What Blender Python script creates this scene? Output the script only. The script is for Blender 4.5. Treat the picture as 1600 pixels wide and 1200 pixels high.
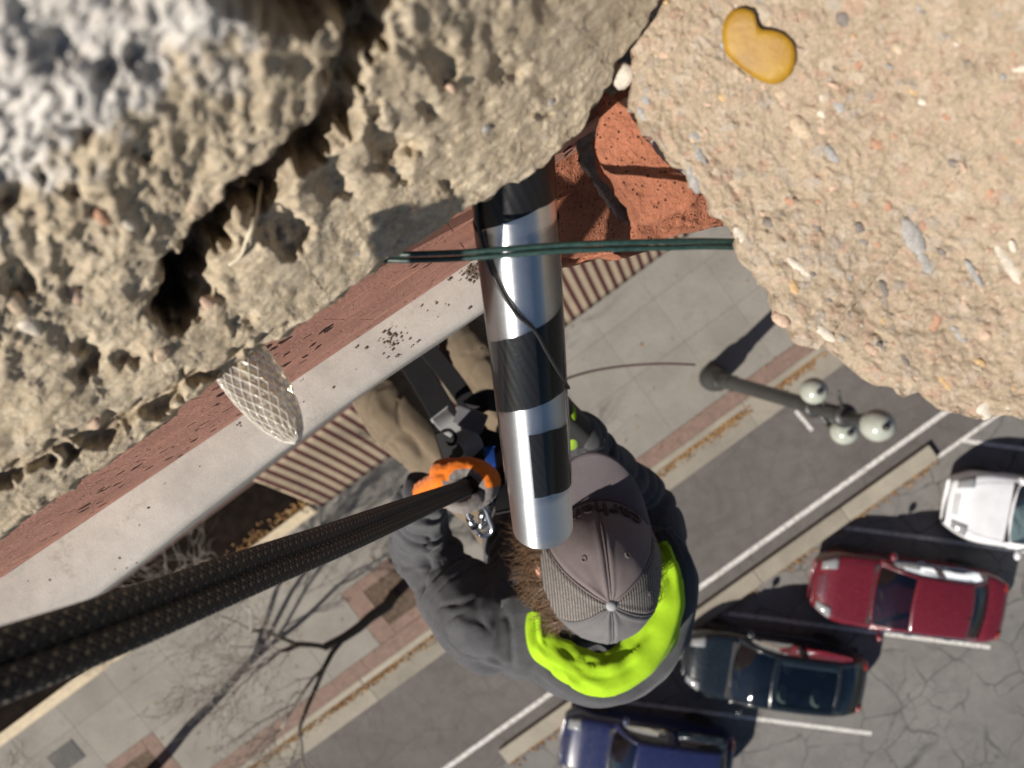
import bpy, bmesh, math, random
from mathutils import Vector, Matrix, noise
R = math.radians
for o in list(bpy.data.objects): bpy.data.objects.remove(o)
SC = bpy.context.scene
COL = SC.collection
random.seed(7)

# ------------------------------------------------------------------ camera, sky, sun, exposure
FPX = 1202.0                       # focal length in pixels of a 1600 px wide frame
TILT = math.atan(100.0 / FPX)      # optical axis is 4.8 degrees off straight down
HC = 19.5                          # camera height above the street
cd = bpy.data.cameras.new('camera'); cam = bpy.data.objects.new('camera', cd); COL.objects.link(cam)
cam.location = (0, 0, HC); cam.rotation_euler = (-TILT, 0, 0)
cd.sensor_width = 36; cd.sensor_fit = 'HORIZONTAL'; cd.lens = 36 * FPX / 1600
cd.clip_start = 0.02; cd.clip_end = 500
cd.dof.use_dof = True; cd.dof.focus_distance = 0.70; cd.dof.aperture_fstop = 6.8
SC.camera = cam

SHD = Vector((0.70, 0.714, 0)).normalized()     # direction in which shadows fall on the street
ELEV = R(37)
to_sun = Vector((-SHD.x * math.cos(ELEV), -SHD.y * math.cos(ELEV), math.sin(ELEV)))
W = bpy.data.worlds.new('World'); SC.world = W; W.use_nodes = True
wn = W.node_tree.nodes; wl = W.node_tree.links
sky = wn.new('ShaderNodeTexSky'); sky.sky_type = 'NISHITA'; sky.sun_disc = False
sky.sun_elevation = ELEV; sky.sun_rotation = math.atan2(to_sun.x, to_sun.y)
sky.altitude = 1400; sky.dust_density = 0.6
wn['Background'].inputs['Strength'].default_value = 0.05
wl.new(sky.outputs[0], wn['Background'].inputs['Color'])
sl = bpy.data.lights.new('sun', 'SUN'); sl.energy = 5.0; sl.angle = R(0.55); sl.color = (1.0, 0.93, 0.83)
so = bpy.data.objects.new('sun', sl); COL.objects.link(so); so.location = to_sun * 40
so.rotation_euler = to_sun.to_track_quat('Z', 'Y').to_euler()
SC.view_settings.view_transform = 'Standard'; SC.view_settings.look = 'None'
SC.view_settings.gamma = 1; SC.view_settings.exposure = 0.30
SC.render.engine = 'CYCLES'

# ------------------------------------------------------------------ helpers
CT, ST = math.cos(TILT), math.sin(TILT)
def ray(px, py):
    x = (px - 800) / FPX; y = -(py - 600) / FPX
    return Vector((x, y * CT - ST, -y * ST - CT))
def P(px, py, d):                      # a point seen at a pixel, d metres deep along the optical axis
    return Vector((0, 0, HC)) + ray(px, py) * d
def G(px, py, z=0.0):                  # a point seen at a pixel, at height z over the street
    r = ray(px, py); return Vector((0, 0, HC)) + r * ((HC - z) / -r.z)
def proj(p):                           # where a point falls in the 1600 x 1200 frame
    r = Vector(p) - Vector((0, 0, HC)); zc = r.y * ST + r.z * CT
    return 800 + FPX * r.x / -zc, 600 - FPX * (r.y * CT - r.z * ST) / -zc
ANG = R(36.6)
UX = Vector((math.cos(ANG), math.sin(ANG), 0)); VX = Vector((math.sin(ANG), -math.cos(ANG), 0))
def S(u, v, z=0.0): return UX * u + VX * v + Vector((0, 0, z))   # u along the street, v away from the facade
def uv_of(p): return p.dot(UX), p.dot(VX)

def tag(o, label=None, cat=None, group=None, kind=None):
    if label: o['label'] = label
    if cat: o['category'] = cat
    if group: o['group'] = group
    if kind: o['kind'] = kind
    return o
def thing(name, loc, label, cat, group=None):
    o = bpy.data.objects.new(name, None); COL.objects.link(o); o.location = loc
    o.empty_display_size = 0.1
    return tag(o, label, cat, group)
def root_loc(p):
    while p.parent: p = p.parent
    return Vector(p.location)
def obj(name, V, F, mat, parent=None, smooth=True, uvs=None, mats=None, fm=None):
    V = [Vector(v) for v in V]
    if parent is not None: off = root_loc(parent)
    else:
        n = len(V); off = Vector((sum(v.x for v in V) / n, sum(v.y for v in V) / n, min(v.z for v in V)))
    me = bpy.data.meshes.new(name)
    me.from_pydata([(v - off)[:] for v in V], [], F)
    if mats:
        for m in mats: me.materials.append(m)
        if fm: me.polygons.foreach_set('material_index', fm)
    else: me.materials.append(mat)
    if uvs:
        l = me.uv_layers.new(name='UVMap')
        for poly in me.polygons:
            for li in poly.loop_indices: l.data[li].uv = uvs[me.loops[li].vertex_index]
    if smooth: me.polygons.foreach_set('use_smooth', [True] * len(me.polygons))
    me.update()
    o = bpy.data.objects.new(name, me); COL.objects.link(o)
    if parent is not None: o.parent = parent
    else: o.location = off
    return o
def setattr_f(o, name, vals):
    a = o.data.attributes.new(name, 'FLOAT', 'POINT'); a.data.foreach_set('value', vals)
def mod_bevel(o, w, seg=2):
    m = o.modifiers.new('bevel', 'BEVEL'); m.width = w; m.segments = seg; m.limit_method = 'ANGLE'; m.angle_limit = R(40); return o
def mod_sub(o, n=1):
    m = o.modifiers.new('sub', 'SUBSURF'); m.levels = n; m.render_levels = n; return o

class MB:                              # collects shapes for ONE mesh
    def __init__(s): s.V = []; s.F = []; s.U = []
    def add(s, V, F, U=None):
        b = len(s.V); s.V += [Vector(v) for v in V]; s.F += [tuple(i + b for i in f) for f in F]
        s.U += U if U else [(0, 0)] * len(V); return s
    def box(s, c, ax, ay, az):         # centre and three half-axis vectors
        V = [c + ax * i + ay * j + az * k for i in (-1, 1) for j in (-1, 1) for k in (-1, 1)]
        F = [(0, 1, 3, 2), (4, 6, 7, 5), (0, 4, 5, 1), (2, 3, 7, 6), (0, 2, 6, 4), (1, 5, 7, 3)]
        if ax.cross(ay).dot(az) < 0: F = [f[::-1] for f in F]
        return s.add(V, F)
    def tube(s, pts, rad, n=10, caps=True, flat=1.0, flat_dir=None):
        pts = [Vector(p) for p in pts]; m = len(pts)
        if not hasattr(rad, '__len__'): rad = [rad] * m
        V = []; U = []; prev = None; sl = 0
        for i, p in enumerate(pts):
            t = (pts[min(i + 1, m - 1)] - pts[max(i - 1, 0)])
            t = t.normalized() if t.length > 1e-9 else Vector((0, 0, 1))
            if prev is None:
                a = flat_dir if flat_dir is not None else (Vector((0, 0, 1)) if abs(t.z) < .9 else Vector((1, 0, 0)))
            else: a = prev
            a = (a - t * a.dot(t)).normalized(); prev = a; b = t.cross(a)
            if i: sl += (pts[i] - pts[i - 1]).length
            for k in range(n):
                th = 2 * math.pi * k / n
                V.append(p + (a * math.cos(th) * flat + b * math.sin(th)) * rad[i]); U.append((k / n, sl))
        F = [(i * n + k, i * n + (k + 1) % n, (i + 1) * n + (k + 1) % n, (i + 1) * n + k) for i in range(m - 1) for k in range(n)]
        if caps: F += [tuple(range(n))[::-1], tuple((m - 1) * n + k for k in range(n))]
        return s.add(V, F, U)
    def ell(s, c, ax, ay, az, nu=14, nv=9):   # ellipsoid with three half-axis vectors
        V = [c + az]; 
        for j in range(1, nv):
            ph = math.pi * j / nv
            for i in range(nu):
                th = 2 * math.pi * i / nu
                V.append(c + ax * math.cos(th) * math.sin(ph) + ay * math.sin(th) * math.sin(ph) + az * math.cos(ph))
        V.append(c - az); L = len(V) - 1
        F = [(0, 1 + i, 1 + (i + 1) % nu) for i in range(nu)]
        for j in range(nv - 2):
            for i in range(nu):
                a = 1 + j * nu + i; b = 1 + j * nu + (i + 1) % nu
                F.append((a, a + nu, b + nu, b))
        F += [(L, 1 + (nv - 2) * nu + (i + 1) % nu, 1 + (nv - 2) * nu + i) for i in range(nu)]
        if ax.cross(ay).dot(az) < 0: F = [f[::-1] for f in F]
        return s.add(V, F)
    def limb(s, pts, rad, n=18):       # rounded limb through joints: smoothed, with ball ends
        P2, R2 = smooth_path(pts, rad, 8)
        s.tube(P2, R2, n)
        X, Y, Z = Vector((1, 0, 0)), Vector((0, 1, 0)), Vector((0, 0, 1))
        for q, r in ((P2[0], R2[0]), (P2[-1], R2[-1])): s.ell(q, X * r, Y * r, Z * r)
        return s
    def build(s, name, mat, parent=None, smooth=True, uv=False, **k):
        return obj(name, s.V, s.F, mat, parent, smooth, s.U if uv else None, **k)
def cr(a, b, c, d, t):
    return 0.5 * ((2 * b) + (c - a) * t + (2 * a - 5 * b + 4 * c - d) * t * t + (3 * b - a - 3 * c + d) * t ** 3)
def smooth_path(pts, rad=None, k=6):
    n = len(pts); out = []; ro = []
    for i in range(n - 1):
        a, b, c, d = pts[max(i - 1, 0)], pts[i], pts[i + 1], pts[min(i + 2, n - 1)]
        for j in range(k):
            t = j / k; out.append(cr(a, b, c, d, t))
            if rad: ro.append(cr(rad[max(i - 1, 0)], rad[i], rad[i + 1], rad[min(i + 2, n - 1)], t))
    out.append(pts[-1])
    if rad: ro.append(rad[-1]); return out, ro
    return out
def lin(xs, ys, x):
    if x <= xs[0]: return ys[0]
    for i in range(len(xs) - 1):
        if x <= xs[i + 1]:
            return ys[i] + (ys[i + 1] - ys[i]) * (x - xs[i]) / (xs[i + 1] - xs[i])
    return ys[-1]
def sst(a, b, x):
    t = max(0, min(1, (x - a) / (b - a))); return t * t * (3 - 2 * t)
def fbm(p, oct=4, lac=2.1, gain=.5):
    s = 0; a = 1
    for i in range(oct):
        s += a * noise.noise(p); p = p * lac + Vector((3.1, 1.7, 5.3)); a *= gain
    return s
def remesh(mb, vox, smooth_it=6):      # union of overlapping shapes as one continuous skin
    me = bpy.data.meshes.new('tmp'); me.from_pydata([v[:] for v in mb.V], [], mb.F); o = bpy.data.objects.new('tmp', me); COL.objects.link(o)
    m = o.modifiers.new('r', 'REMESH'); m.mode = 'VOXEL'; m.voxel_size = vox
    m = o.modifiers.new('s', 'SMOOTH'); m.factor = .5; m.iterations = smooth_it
    dg = bpy.context.evaluated_depsgraph_get(); dg.update()
    ev = o.evaluated_get(dg); em = ev.to_mesh()
    V = [v.co.copy() for v in em.vertices]; N = [v.normal.copy() for v in em.vertices]; F = [tuple(p.vertices) for p in em.polygons]
    ev.to_mesh_clear(); bpy.data.objects.remove(o); bpy.data.meshes.remove(me)
    return V, N, F

# ------------------------------------------------------------------ materials
class NT:
    def __init__(s, name):
        s.m = bpy.data.materials.new(name); s.m.use_nodes = True
        s.t = s.m.node_tree; s.b = s.t.nodes['Principled BSDF']; s.co = None
    def n(s, typ, **k):
        x = s.t.nodes.new(typ)
        for a, v in k.items(): setattr(x, a, v)
        return x
    def l(s, a, b): s.t.links.new(a, b)
    def coord(s, kind='Object'):
        return s.n('ShaderNodeTexCoord').outputs[kind]
    def geo(s): return s.n('ShaderNodeNewGeometry').outputs['Position']
    def mapping(s, src, scale=(1, 1, 1), rot=(0, 0, 0), loc=(0, 0, 0)):
        x = s.n('ShaderNodeMapping'); s.l(src, x.inputs[0])
        x.inputs['Scale'].default_value = scale; x.inputs['Rotation'].default_value = rot; x.inputs['Location'].default_value = loc
        return x.outputs[0]
    def noise(s, src, scale, detail=5, rough=.6, dist=0):
        x = s.n('ShaderNodeTexNoise'); s.l(src, x.inputs['Vector'])
        x.inputs['Scale'].default_value = scale; x.inputs['Detail'].default_value = detail
        x.inputs['Roughness'].default_value = rough; x.inputs['Distortion'].default_value = dist
        return x.outputs['Fac']
    def vor(s, src, scale, feature='F1', out='Distance', rand=1):
        x = s.n('ShaderNodeTexVoronoi', feature=feature); s.l(src, x.inputs['Vector']); x.inputs['Scale'].default_value = scale
        x.inputs['Randomness'].default_value = rand
        return x.outputs[out]
    def ramp(s, src, stops, interp='LINEAR'):
        x = s.n('ShaderNodeValToRGB'); s.l(src, x.inputs[0]); e = x.color_ramp.elements; x.color_ramp.interpolation = interp
        while len(e) < len(stops): e.new(0.5)
        for i, (p, c) in enumerate(stops):
            e[i].position = p; e[i].color = (*c, 1) if hasattr(c, '__len__') else (c, c, c, 1)
        return x.outputs['Color']
    def mix(s, f, a, b, blend='MIX'):
        x = s.n('ShaderNodeMix', data_type='RGBA', blend_type=blend)
        for i, v in ((0, f), (6, a), (7, b)):
            if hasattr(v, 'is_linked'): s.l(v, x.inputs[i])
            elif i == 0: x.inputs[0].default_value = v
            else: x.inputs[i].default_value = (*v, 1)
        return x.outputs[2]
    def math(s, op, a, b=None):
        x = s.n('ShaderNodeMath', operation=op)
        for i, v in ((0, a), (1, b)):
            if v is None: continue
            if hasattr(v, 'is_linked'): s.l(v, x.inputs[i])
            else: x.inputs[i].default_value = v
        return x.outputs[0]
    def attr(s, name): return s.n('ShaderNodeAttribute', attribute_name=name).outputs['Fac']
    def rnd(s): return s.n('ShaderNodeObjectInfo').outputs['Random']
    def bump(s, h, st=.3, dist=.01, prev=None):
        x = s.n('ShaderNodeBump'); s.l(h, x.inputs['Height']); x.inputs['Strength'].default_value = st; x.inputs['Distance'].default_value = dist
        if prev: s.l(prev, x.inputs['Normal'])
        s.l(x.outputs[0], s.b.inputs['Normal']); return x.outputs[0]
    def set(s, **k):
        for a, v in k.items():
            i = s.b.inputs[{'col': 'Base Color', 'rough': 'Roughness', 'metal': 'Metallic', 'spec': 'Specular IOR Level', 'coat': 'Coat Weight', 'crough': 'Coat Roughness', 'trans': 'Transmission Weight', 'ior': 'IOR', 'alpha': 'Alpha', 'sheen': 'Sheen Weight'}[a]]
            if hasattr(v, 'is_linked'): s.l(v, i)
            elif hasattr(v, '__len__'): i.default_value = (*v, 1)
            else: i.default_value = v
        return s
def plain(name, col, rough=.6, metal=0, nz=0.12, scale=30, coat=0, spec=.5, bumps=0):
    t = NT(name); c = t.coord()
    n = t.noise(c, scale)
    dk = tuple(x * (1 - nz) for x in col); lt = tuple(min(1, x * (1 + nz)) for x in col)
    t.set(col=t.ramp(n, [(.3, dk), (.7, lt)]), rough=rough, metal=metal, coat=coat, spec=spec)
    if bumps: t.bump(n, bumps, .01)
    return t.m

def m_asphalt(name, base, crack, seed):
    t = NT(name); g = t.geo()
    big = t.noise(g, .35, 4, .6); fine = t.noise(g, 55, 4, .7); mid = t.noise(g, 3.0, 5, .65)
    c = t.ramp(big, [(.3, tuple(x * .86 for x in base)), (.72, tuple(x * 1.14 for x in base))])
    c = t.mix(.55, c, t.ramp(fine, [(.3, .32), (.7, .68)]), 'OVERLAY')
    c = t.mix(.45, c, t.ramp(mid, [(.3, .38), (.7, .62)]), 'OVERLAY')
    c = t.mix(t.ramp(t.noise(g, .75, 5, .7, .8), [(.54, 0), (.74, .55)]), c, tuple(x * .55 for x in base)); c = t.mix(t.ramp(t.noise(t.mapping(g, loc=(31, 7, 0)), 1.7, 4, .7, .5), [(.62, 0), (.72, .5)]), c, tuple(x * .45 for x in base))
    h = fine
    if crack:
        dn = t.n('ShaderNodeTexNoise'); t.l(g, dn.inputs['Vector']); dn.inputs['Scale'].default_value = 1.3; dn.inputs['Detail'].default_value = 4
        w = t.n('ShaderNodeVectorMath', operation='MULTIPLY_ADD'); t.l(dn.outputs['Color'], w.inputs[0]); w.inputs[1].default_value = (.55, .55, 0); t.l(g, w.inputs[2])
        mp = t.mapping(w.outputs[0], (1, 1, 0), loc=(seed, 0, 0))
        e1 = t.vor(mp, .95, 'DISTANCE_TO_EDGE'); e2 = t.vor(mp, 2.3, 'DISTANCE_TO_EDGE')
        k1 = t.ramp(e1, [(.0, .95), (.010, .75), (.024, 0)])
        k2 = t.ramp(e2, [(.0, 1), (.02, 0)])
        k2 = t.math('MULTIPLY', k2, t.ramp(t.noise(g, .6, 3), [(.46, 0), (.56, .9)]))
        k1 = t.math('MULTIPLY', k1, t.ramp(t.noise(g, .9, 3), [(.38, 0.1), (.54, 1)]))
        k = t.math('MULTIPLY', t.math('MAXIMUM', k1, k2), crack)
        c = t.mix(k, c, tuple(x * .45 for x in base))
        h = t.math('SUBTRACT', fine, t.math('MULTIPLY', k, 2.0))
    t.set(col=c, rough=.9, spec=.25); t.bump(h, .35, .01); return t.m
def m_concrete(name, base, streak=.25, dirt=.3, bump=.25, rnd=.12):
    t = NT(name); g = t.geo()
    a = t.noise(g, .9, 6, .65); b = t.noise(g, 14, 5, .7); f = t.noise(g, 120, 3, .7)
    c = t.ramp(a, [(.28, tuple(x * (1 - streak) for x in base)), (.7, tuple(min(1, x * (1 + streak * .7)) for x in base))])
    c = t.mix(.35, c, t.ramp(b, [(.3, .35), (.7, .65)]), 'OVERLAY')
    c = t.mix(.35, c, t.ramp(f, [(.3, .35), (.7, .65)]), 'OVERLAY')
    st = t.ramp(t.noise(g, 2.7, 5, .7, .6), [(.56, 0), (.72, dirt)])
    c = t.mix(st, c, tuple(x * .5 for x in base))
    r = t.ramp(t.rnd(), [(0, 1 - rnd), (1, 1 + rnd)]); c = t.mix(1, c, r, 'MULTIPLY')
    t.set(col=c, rough=.88, spec=.3); t.bump(t.math('ADD', b, f), bump, .006); return t.m
def m_brick(name, base, scale=1.0, pits=1.0):
    t = NT(name); g = t.geo()
    a = t.noise(g, 22 * scale, 6, .7); f = t.noise(g, 320 * scale, 4, .75)
    c = t.ramp(a, [(.25, tuple(x * .62 for x in base)), (.75, tuple(x * 1.25 for x in base))])
    c = t.mix(.4, c, t.ramp(f, [(.3, .3), (.7, .7)]), 'OVERLAY')
    sp = t.ramp(t.vor(g, 210 * scale), [(.09, 1), (.19, 0)])
    sp = t.math('MULTIPLY', sp, t.ramp(t.noise(g, 60 * scale), [(.36, 0), (.5, .95)]))
    c = t.mix(t.math('MULTIPLY', sp, pits), c, tuple(x * .13 for x in base))
    lt = t.ramp(t.vor(g, 190 * scale, 'F1'), [(.06, 1), (.1, 0)])
    lt = t.math('MULTIPLY', lt, t.ramp(t.noise(g, 35 * scale), [(.56, 0), (.66, .8)]))
    c = t.mix(lt, c, (.68, .55, .46))
    c = t.mix(1, c, t.ramp(t.rnd(), [(0, .86), (1, 1.12)]), 'MULTIPLY')
    t.set(col=c, rough=.92, spec=.2)
    t.bump(t.math('SUBTRACT', f, t.math('MULTIPLY', sp, 1.5)), 1.0, .003); return t.m
def m_paint(name, col, rough=.3, flake=.0):
    t = NT(name); c = t.coord()
    n = t.noise(c, 3, 4); d = t.noise(c, 18, 4, .7)
    cc = t.ramp(n, [(.3, tuple(x * .93 for x in col)), (.7, tuple(min(1, x * 1.07) for x in col))])
    cc = t.mix(t.ramp(d, [(.5, 0), (.8, .05)]), cc, (.4, .37, .33))
    t.set(col=cc, rough=rough, coat=.8, crough=.06, spec=.5, metal=flake); 
    t.l(t.ramp(d, [(.3, rough * .8), (.8, rough * 1.5)]), t.b.inputs['Roughness']); return t.m
def m_marking(name, col, wear=.5):
    t = NT(name); g = t.geo()
    n = t.noise(g, 9, 6, .75); f = t.noise(g, 60, 4, .7)
    k = t.ramp(t.math('ADD', n, t.math('MULTIPLY', f, .35)), [(.62, 0), (.86, wear)])
    t.set(col=t.mix(k, col, (.16, .15, .14)), rough=.85); t.bump(f, .2, .004); return t.m

M = {}
M['bike_lane'] = m_asphalt('bike_lane_asphalt', (.135, .124, .117), .35, 3.0)
M['road'] = m_asphalt('parking_asphalt', (.185, .178, .170), 1.0, 0.0)
M['sidewalk'] = m_concrete('sidewalk_concrete', (.265, .248, .222), .18, .30, rnd=.04)
M['kerb'] = m_concrete('kerb_concrete', (.33, .30, .245), .18, .3)
M['gutter'] = m_concrete('gutter_concrete', (.29, .265, .22), .18, .35)
def m_ledge():
    t = NT('ledge_concrete'); g = t.geo(); base = (.42, .395, .365)
    a = t.noise(g, 5, 6, .65, .4); b = t.noise(g, 40, 5, .7); f = t.noise(g, 500, 3, .7)
    c = t.ramp(a, [(.28, tuple(x * .74 for x in base)), (.72, tuple(x * 1.18 for x in base))])
    c = t.mix(.3, c, t.ramp(b, [(.3, .35), (.7, .65)]), 'OVERLAY'); c = t.mix(.3, c, t.ramp(f, [(.3, .35), (.7, .65)]), 'OVERLAY')
    sp = t.math('MULTIPLY', t.ramp(t.vor(g, 85), [(.12, 1), (.2, 0)]), t.ramp(t.noise(g, 14, 3), [(.55, 0), (.62, .9)]))
    c = t.mix(sp, c, (.09, .075, .06)); c = t.mix(t.ramp(t.noise(g, 16, 5, .75), [(.60, 0), (.74, .6)]), c, (.20, .17, .14))
    t.set(col=c, rough=.88, spec=.3); t.bump(t.math('ADD', b, f), .2, .002); return t.m
M['ledge'] = m_ledge()
M['white_mark'] = m_marking('road_paint', (.70, .685, .66), .85)

def m_pavers():
    t = NT('brick_pavers'); g = t.mapping(t.geo(), rot=(0, 0, -ANG))
    b = t.n('ShaderNodeTexBrick'); t.l(g, b.inputs['Vector']); b.inputs['Scale'].default_value = 5
    b.inputs['Color1'].default_value = (.25, .165, .13, 1); b.inputs['Color2'].default_value = (.20, .13, .105, 1)
    b.inputs['Mortar'].default_value = (.17, .14, .12, 1); b.inputs['Mortar Size'].default_value = .02
    n = t.noise(t.geo(), 6, 5, .7)
    c = t.mix(.5, b.outputs['Color'], t.ramp(n, [(.3, .3), (.7, .7)]), 'OVERLAY')
    t.set(col=c, rough=.9); t.bump(b.outputs['Fac'], -.3, .01); return t.m
M['pavers'] = m_pavers()
M['soil'] = plain('tree_pit_soil', (.10, .07, .05), .95, nz=.5, scale=8, bumps=.6)

def m_leaf():
    t = NT('fallen_leaf'); 
    c = t.ramp(t.vor(t.geo(), 14, out='Color'), [(.1, (.28, .14, .05)), (.45, (.40, .24, .09)), (.7, (.24, .13, .06)), (.95, (.52, .37, .18))])
    t.set(col=c, rough=.75); return t.m
M['leaf'] = m_leaf()

# ------------------------------------------------------------------ street: ground, pavements, kerbs, markings
def slab(name, u0, u1, v0, v1, z0, z1, mat, parent=None, bevel=0, world_uv=True):
    mb = MB(); c = S((u0 + u1) / 2, (v0 + v1) / 2, (z0 + z1) / 2)
    mb.box(c, UX * ((u1 - u0) / 2), VX * ((v1 - v0) / 2), Vector((0, 0, (z1 - z0) / 2)))
    o = mb.build(name, mat, parent, False)
    if bevel: mod_bevel(o, bevel, 2)
    return o
ground = obj('ground', [S(-150, -150, -.03), S(150, -150, -.03), S(150, 150, -.03), S(-150, 150, -.03)], [(0, 3, 2, 1)], M['road'], None, False)
tag(ground, 'grey cracked asphalt ground sheet', kind='structure')
def sheet(name, u0, u1, v0, v1, z, mat, kind='structure', label=None, parent=None):
    o = obj(name, [S(u0, v0, z), S(u0, v1, z), S(u1, v1, z), S(u1, v0, z)], [(0, 1, 2, 3)], mat, parent, False)
    if parent is None: tag(o, label, kind=kind)
    return o
sheet('parking_road', -40, 40, 9.30, 40, 0.0, M['road'], label='cracked grey asphalt road with angled parking')
sheet('bike_lane', -40, 40, 5.9, 9.30, 0.004, M['bike_lane'], label='smooth darker asphalt bike lane')
gp = bpy.data.objects.new('gutter', None); COL.objects.link(gp); gp.location = S(0, 5.6, 0); tag(gp, 'concrete gutter pan beside the kerb', kind='structure')
for i in range(-7, 7):
    slab('gutter_slab', i * 3.05 + .4, i * 3.05 + 3.44, 5.302, 5.92, -.1, .008, M['gutter'], gp, .006)
kb = bpy.data.objects.new('kerb', None); COL.objects.link(kb); kb.location = S(0, 5.2, 0); tag(kb, 'pale concrete kerb', kind='structure')
for i in range(-7, 7):
    slab('kerb_stone', i * 3.05 + .4, i * 3.05 + 3.44, 5.13, 5.30, -.1, .15, M['kerb'], kb, .02)
sw = bpy.data.objects.new('pavement', None); COL.objects.link(sw); sw.location = S(0, 2, 0); tag(sw, 'pale concrete pavement of square slabs with paver band', kind='structure')
slab('bedding', -24, 22, -.5, 5.13, -.1, .125, M['soil'], sw)
VR = [-.5, .35, 1.70, 3.02, 4.72]
TREES = [uv_of(G(597, 903)), uv_of(G(213, 1188))]
for iu in range(-13, 11):
    u0 = 1.60 + iu * 1.56; u1 = u0 + 1.554
    for k in range(4):
        v0, v1 = VR[k], VR[k + 1] - .006
        if k == 3 and any(abs((u0 + u1) / 2 - tu) < 1.15 for tu, tv in TREES): continue
        dz = random.uniform(0, .004)
        slab('paving_slab', u0, u1, v0, v1, .03, .146 + dz, M['sidewalk'], sw, .003)
for iu in range(-23, 20):
    u0 = 1.6 + iu * 1.0
    slab('paver_strip', u0, u0 + .995, 4.725, 5.125, .03, .147 + random.uniform(0, .004), M['pavers'], sw, .005)
# tree surrounds: squares of brown pavers round an open pit
for tu, tv in TREES:
    k = min(range(-13, 11), key=lambda i: abs(1.6 + i * 1.56 + .78 - tu))
    lo = [i for i in range(-13, 11) if abs(1.6 + i * 1.56 + .775 - tu) < 1.15]
    ua, ub = 1.6 + lo[0] * 1.56, 1.6 + lo[-1] * 1.56 + 1.55
    va, vb = 3.02, 4.715; h = .55; tvc = 3.87
    for a, b, c, d in ((ua, tu - h, va, vb), (tu + h, ub, va, vb), (tu - h, tu + h, va, tvc - h), (tu - h, tu + h, tvc + h, vb)):
        slab('paver_panel', a + .004, b - .004, c + .004, d - .004, .03, .149, M['pavers'], sw, .004)
    sheet('tree_pit', tu - h, tu + h, tvc - h, tvc + h, .132, M['soil'], parent=sw)
TREES = [(tu, 3.87) for tu, tv in TREES]

# median kerb island, painted lines
ua = uv_of(G(1456, 700, .15))[0]; ub = uv_of(G(786, 1183, .15))[0]
isl = thing('median_kerb', S((ua + ub) / 2, 9.1, 0), 'long narrow concrete kerb island between bike lane and parked cars', 'kerb')
nseg = 5
for i in range(nseg):
    a = ub + (ua - ub) * i / nseg; b = ub + (ua - ub) * (i + 1) / nseg
    slab('kerb_segment', a + .002, b - .002, 8.86, 9.30, 0.004, .15, M['kerb'], isl, .025)
def marking(name, p0, p1, w, z, label, group=None):
    d = (p1 - p0).normalized(); n = Vector((-d.y, d.x, 0)) * w / 2
    q = [p0 - n, p1 - n, p1 + n, p0 + n]
    o = obj(name, [Vector((a.x, a.y, z)) for a in q], [(0, 1, 2, 3)], M['white_mark'], None, False)
    return tag(o, label, 'road marking', group)
marking('lane_line', S(-40, 8.47), S(40, 8.47), .13, .009, 'long white line along the bike lane edge')
marking('lane_line', S(ua + .05, 9.32), S(40, 9.32), .10, .009, 'thin white line running on from the end of the kerb island')
STD = Vector((math.cos(R(-7.6)), math.sin(R(-7.6)), 0))
def stall(px0, py0, L, lab):
    p = G(px0, py0); marking('parking_line', p, p + STD * L, .11, .005, lab, 'angled parking lines')
stall(1318, 824, 7.2, 'white parking line between the white and the red car')
stall(1128, 957, 7.1, 'white parking line between the red and the dark green car')
stall(955, 1094, 6.95, 'white parking line between the dark green and the blue car')
stall(1500, 688, 7.2, 'white parking line in shadow above the white car')
marking('road_mark', G(1243, 642), G(1269, 673), .10, .009, 'short white bar on the bike lane beside the lamp globes')

# fallen leaves
def leaves(name, n, fn, label):
    mb = MB()
    for i in range(n):
        p = fn(); s = random.uniform(.022, .05); a = random.uniform(0, 6.28); t = random.uniform(-.5, .5)
        d = Vector((math.cos(a), math.sin(a), random.uniform(-.3, .3))); e = Vector((-math.sin(a), math.cos(a), t))
        c = p + Vector((0, 0, .012 + random.random() * .02))
        mb.add([c - d * s, c + e * s * .55 + Vector((0, 0, .008)), c + d * s, c - e * s * .55 + Vector((0, 0, .01)), c - Vector((0, 0, .006))], [(0, 4, 1), (1, 4, 2), (2, 4, 3), (3, 4, 0)])
    o = mb.build(name, M['leaf'], None, False); tag(o, label, kind='stuff')
def gut():
    while True:
        u = random.uniform(-16, 13)
        if noise.noise(Vector((u * .9, 1, 2))) + random.uniform(-.35, .5) > 0: break
    return S(u, 5.31 + abs(random.gauss(0, .10)), .008)
leaves('fallen_leaves', 3800, gut, 'brown fallen leaves lying along the gutter')
leaves('scattered_leaves', 170, lambda: S(random.uniform(-14, 9), random.uniform(1, 5), .15), 'scattered dry leaves on the pavement')
def isg():
    while True:
        u = random.uniform(ub, ua)
        if noise.noise(Vector((u * 1.1, 7, 2))) + random.uniform(-.3, .5) > .1: break
    return S(u, 9.31 + abs(random.gauss(0, .10)), .004)
leaves('kerb_leaves', 800, isg, 'brown leaves gathered against the kerb island')

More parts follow.
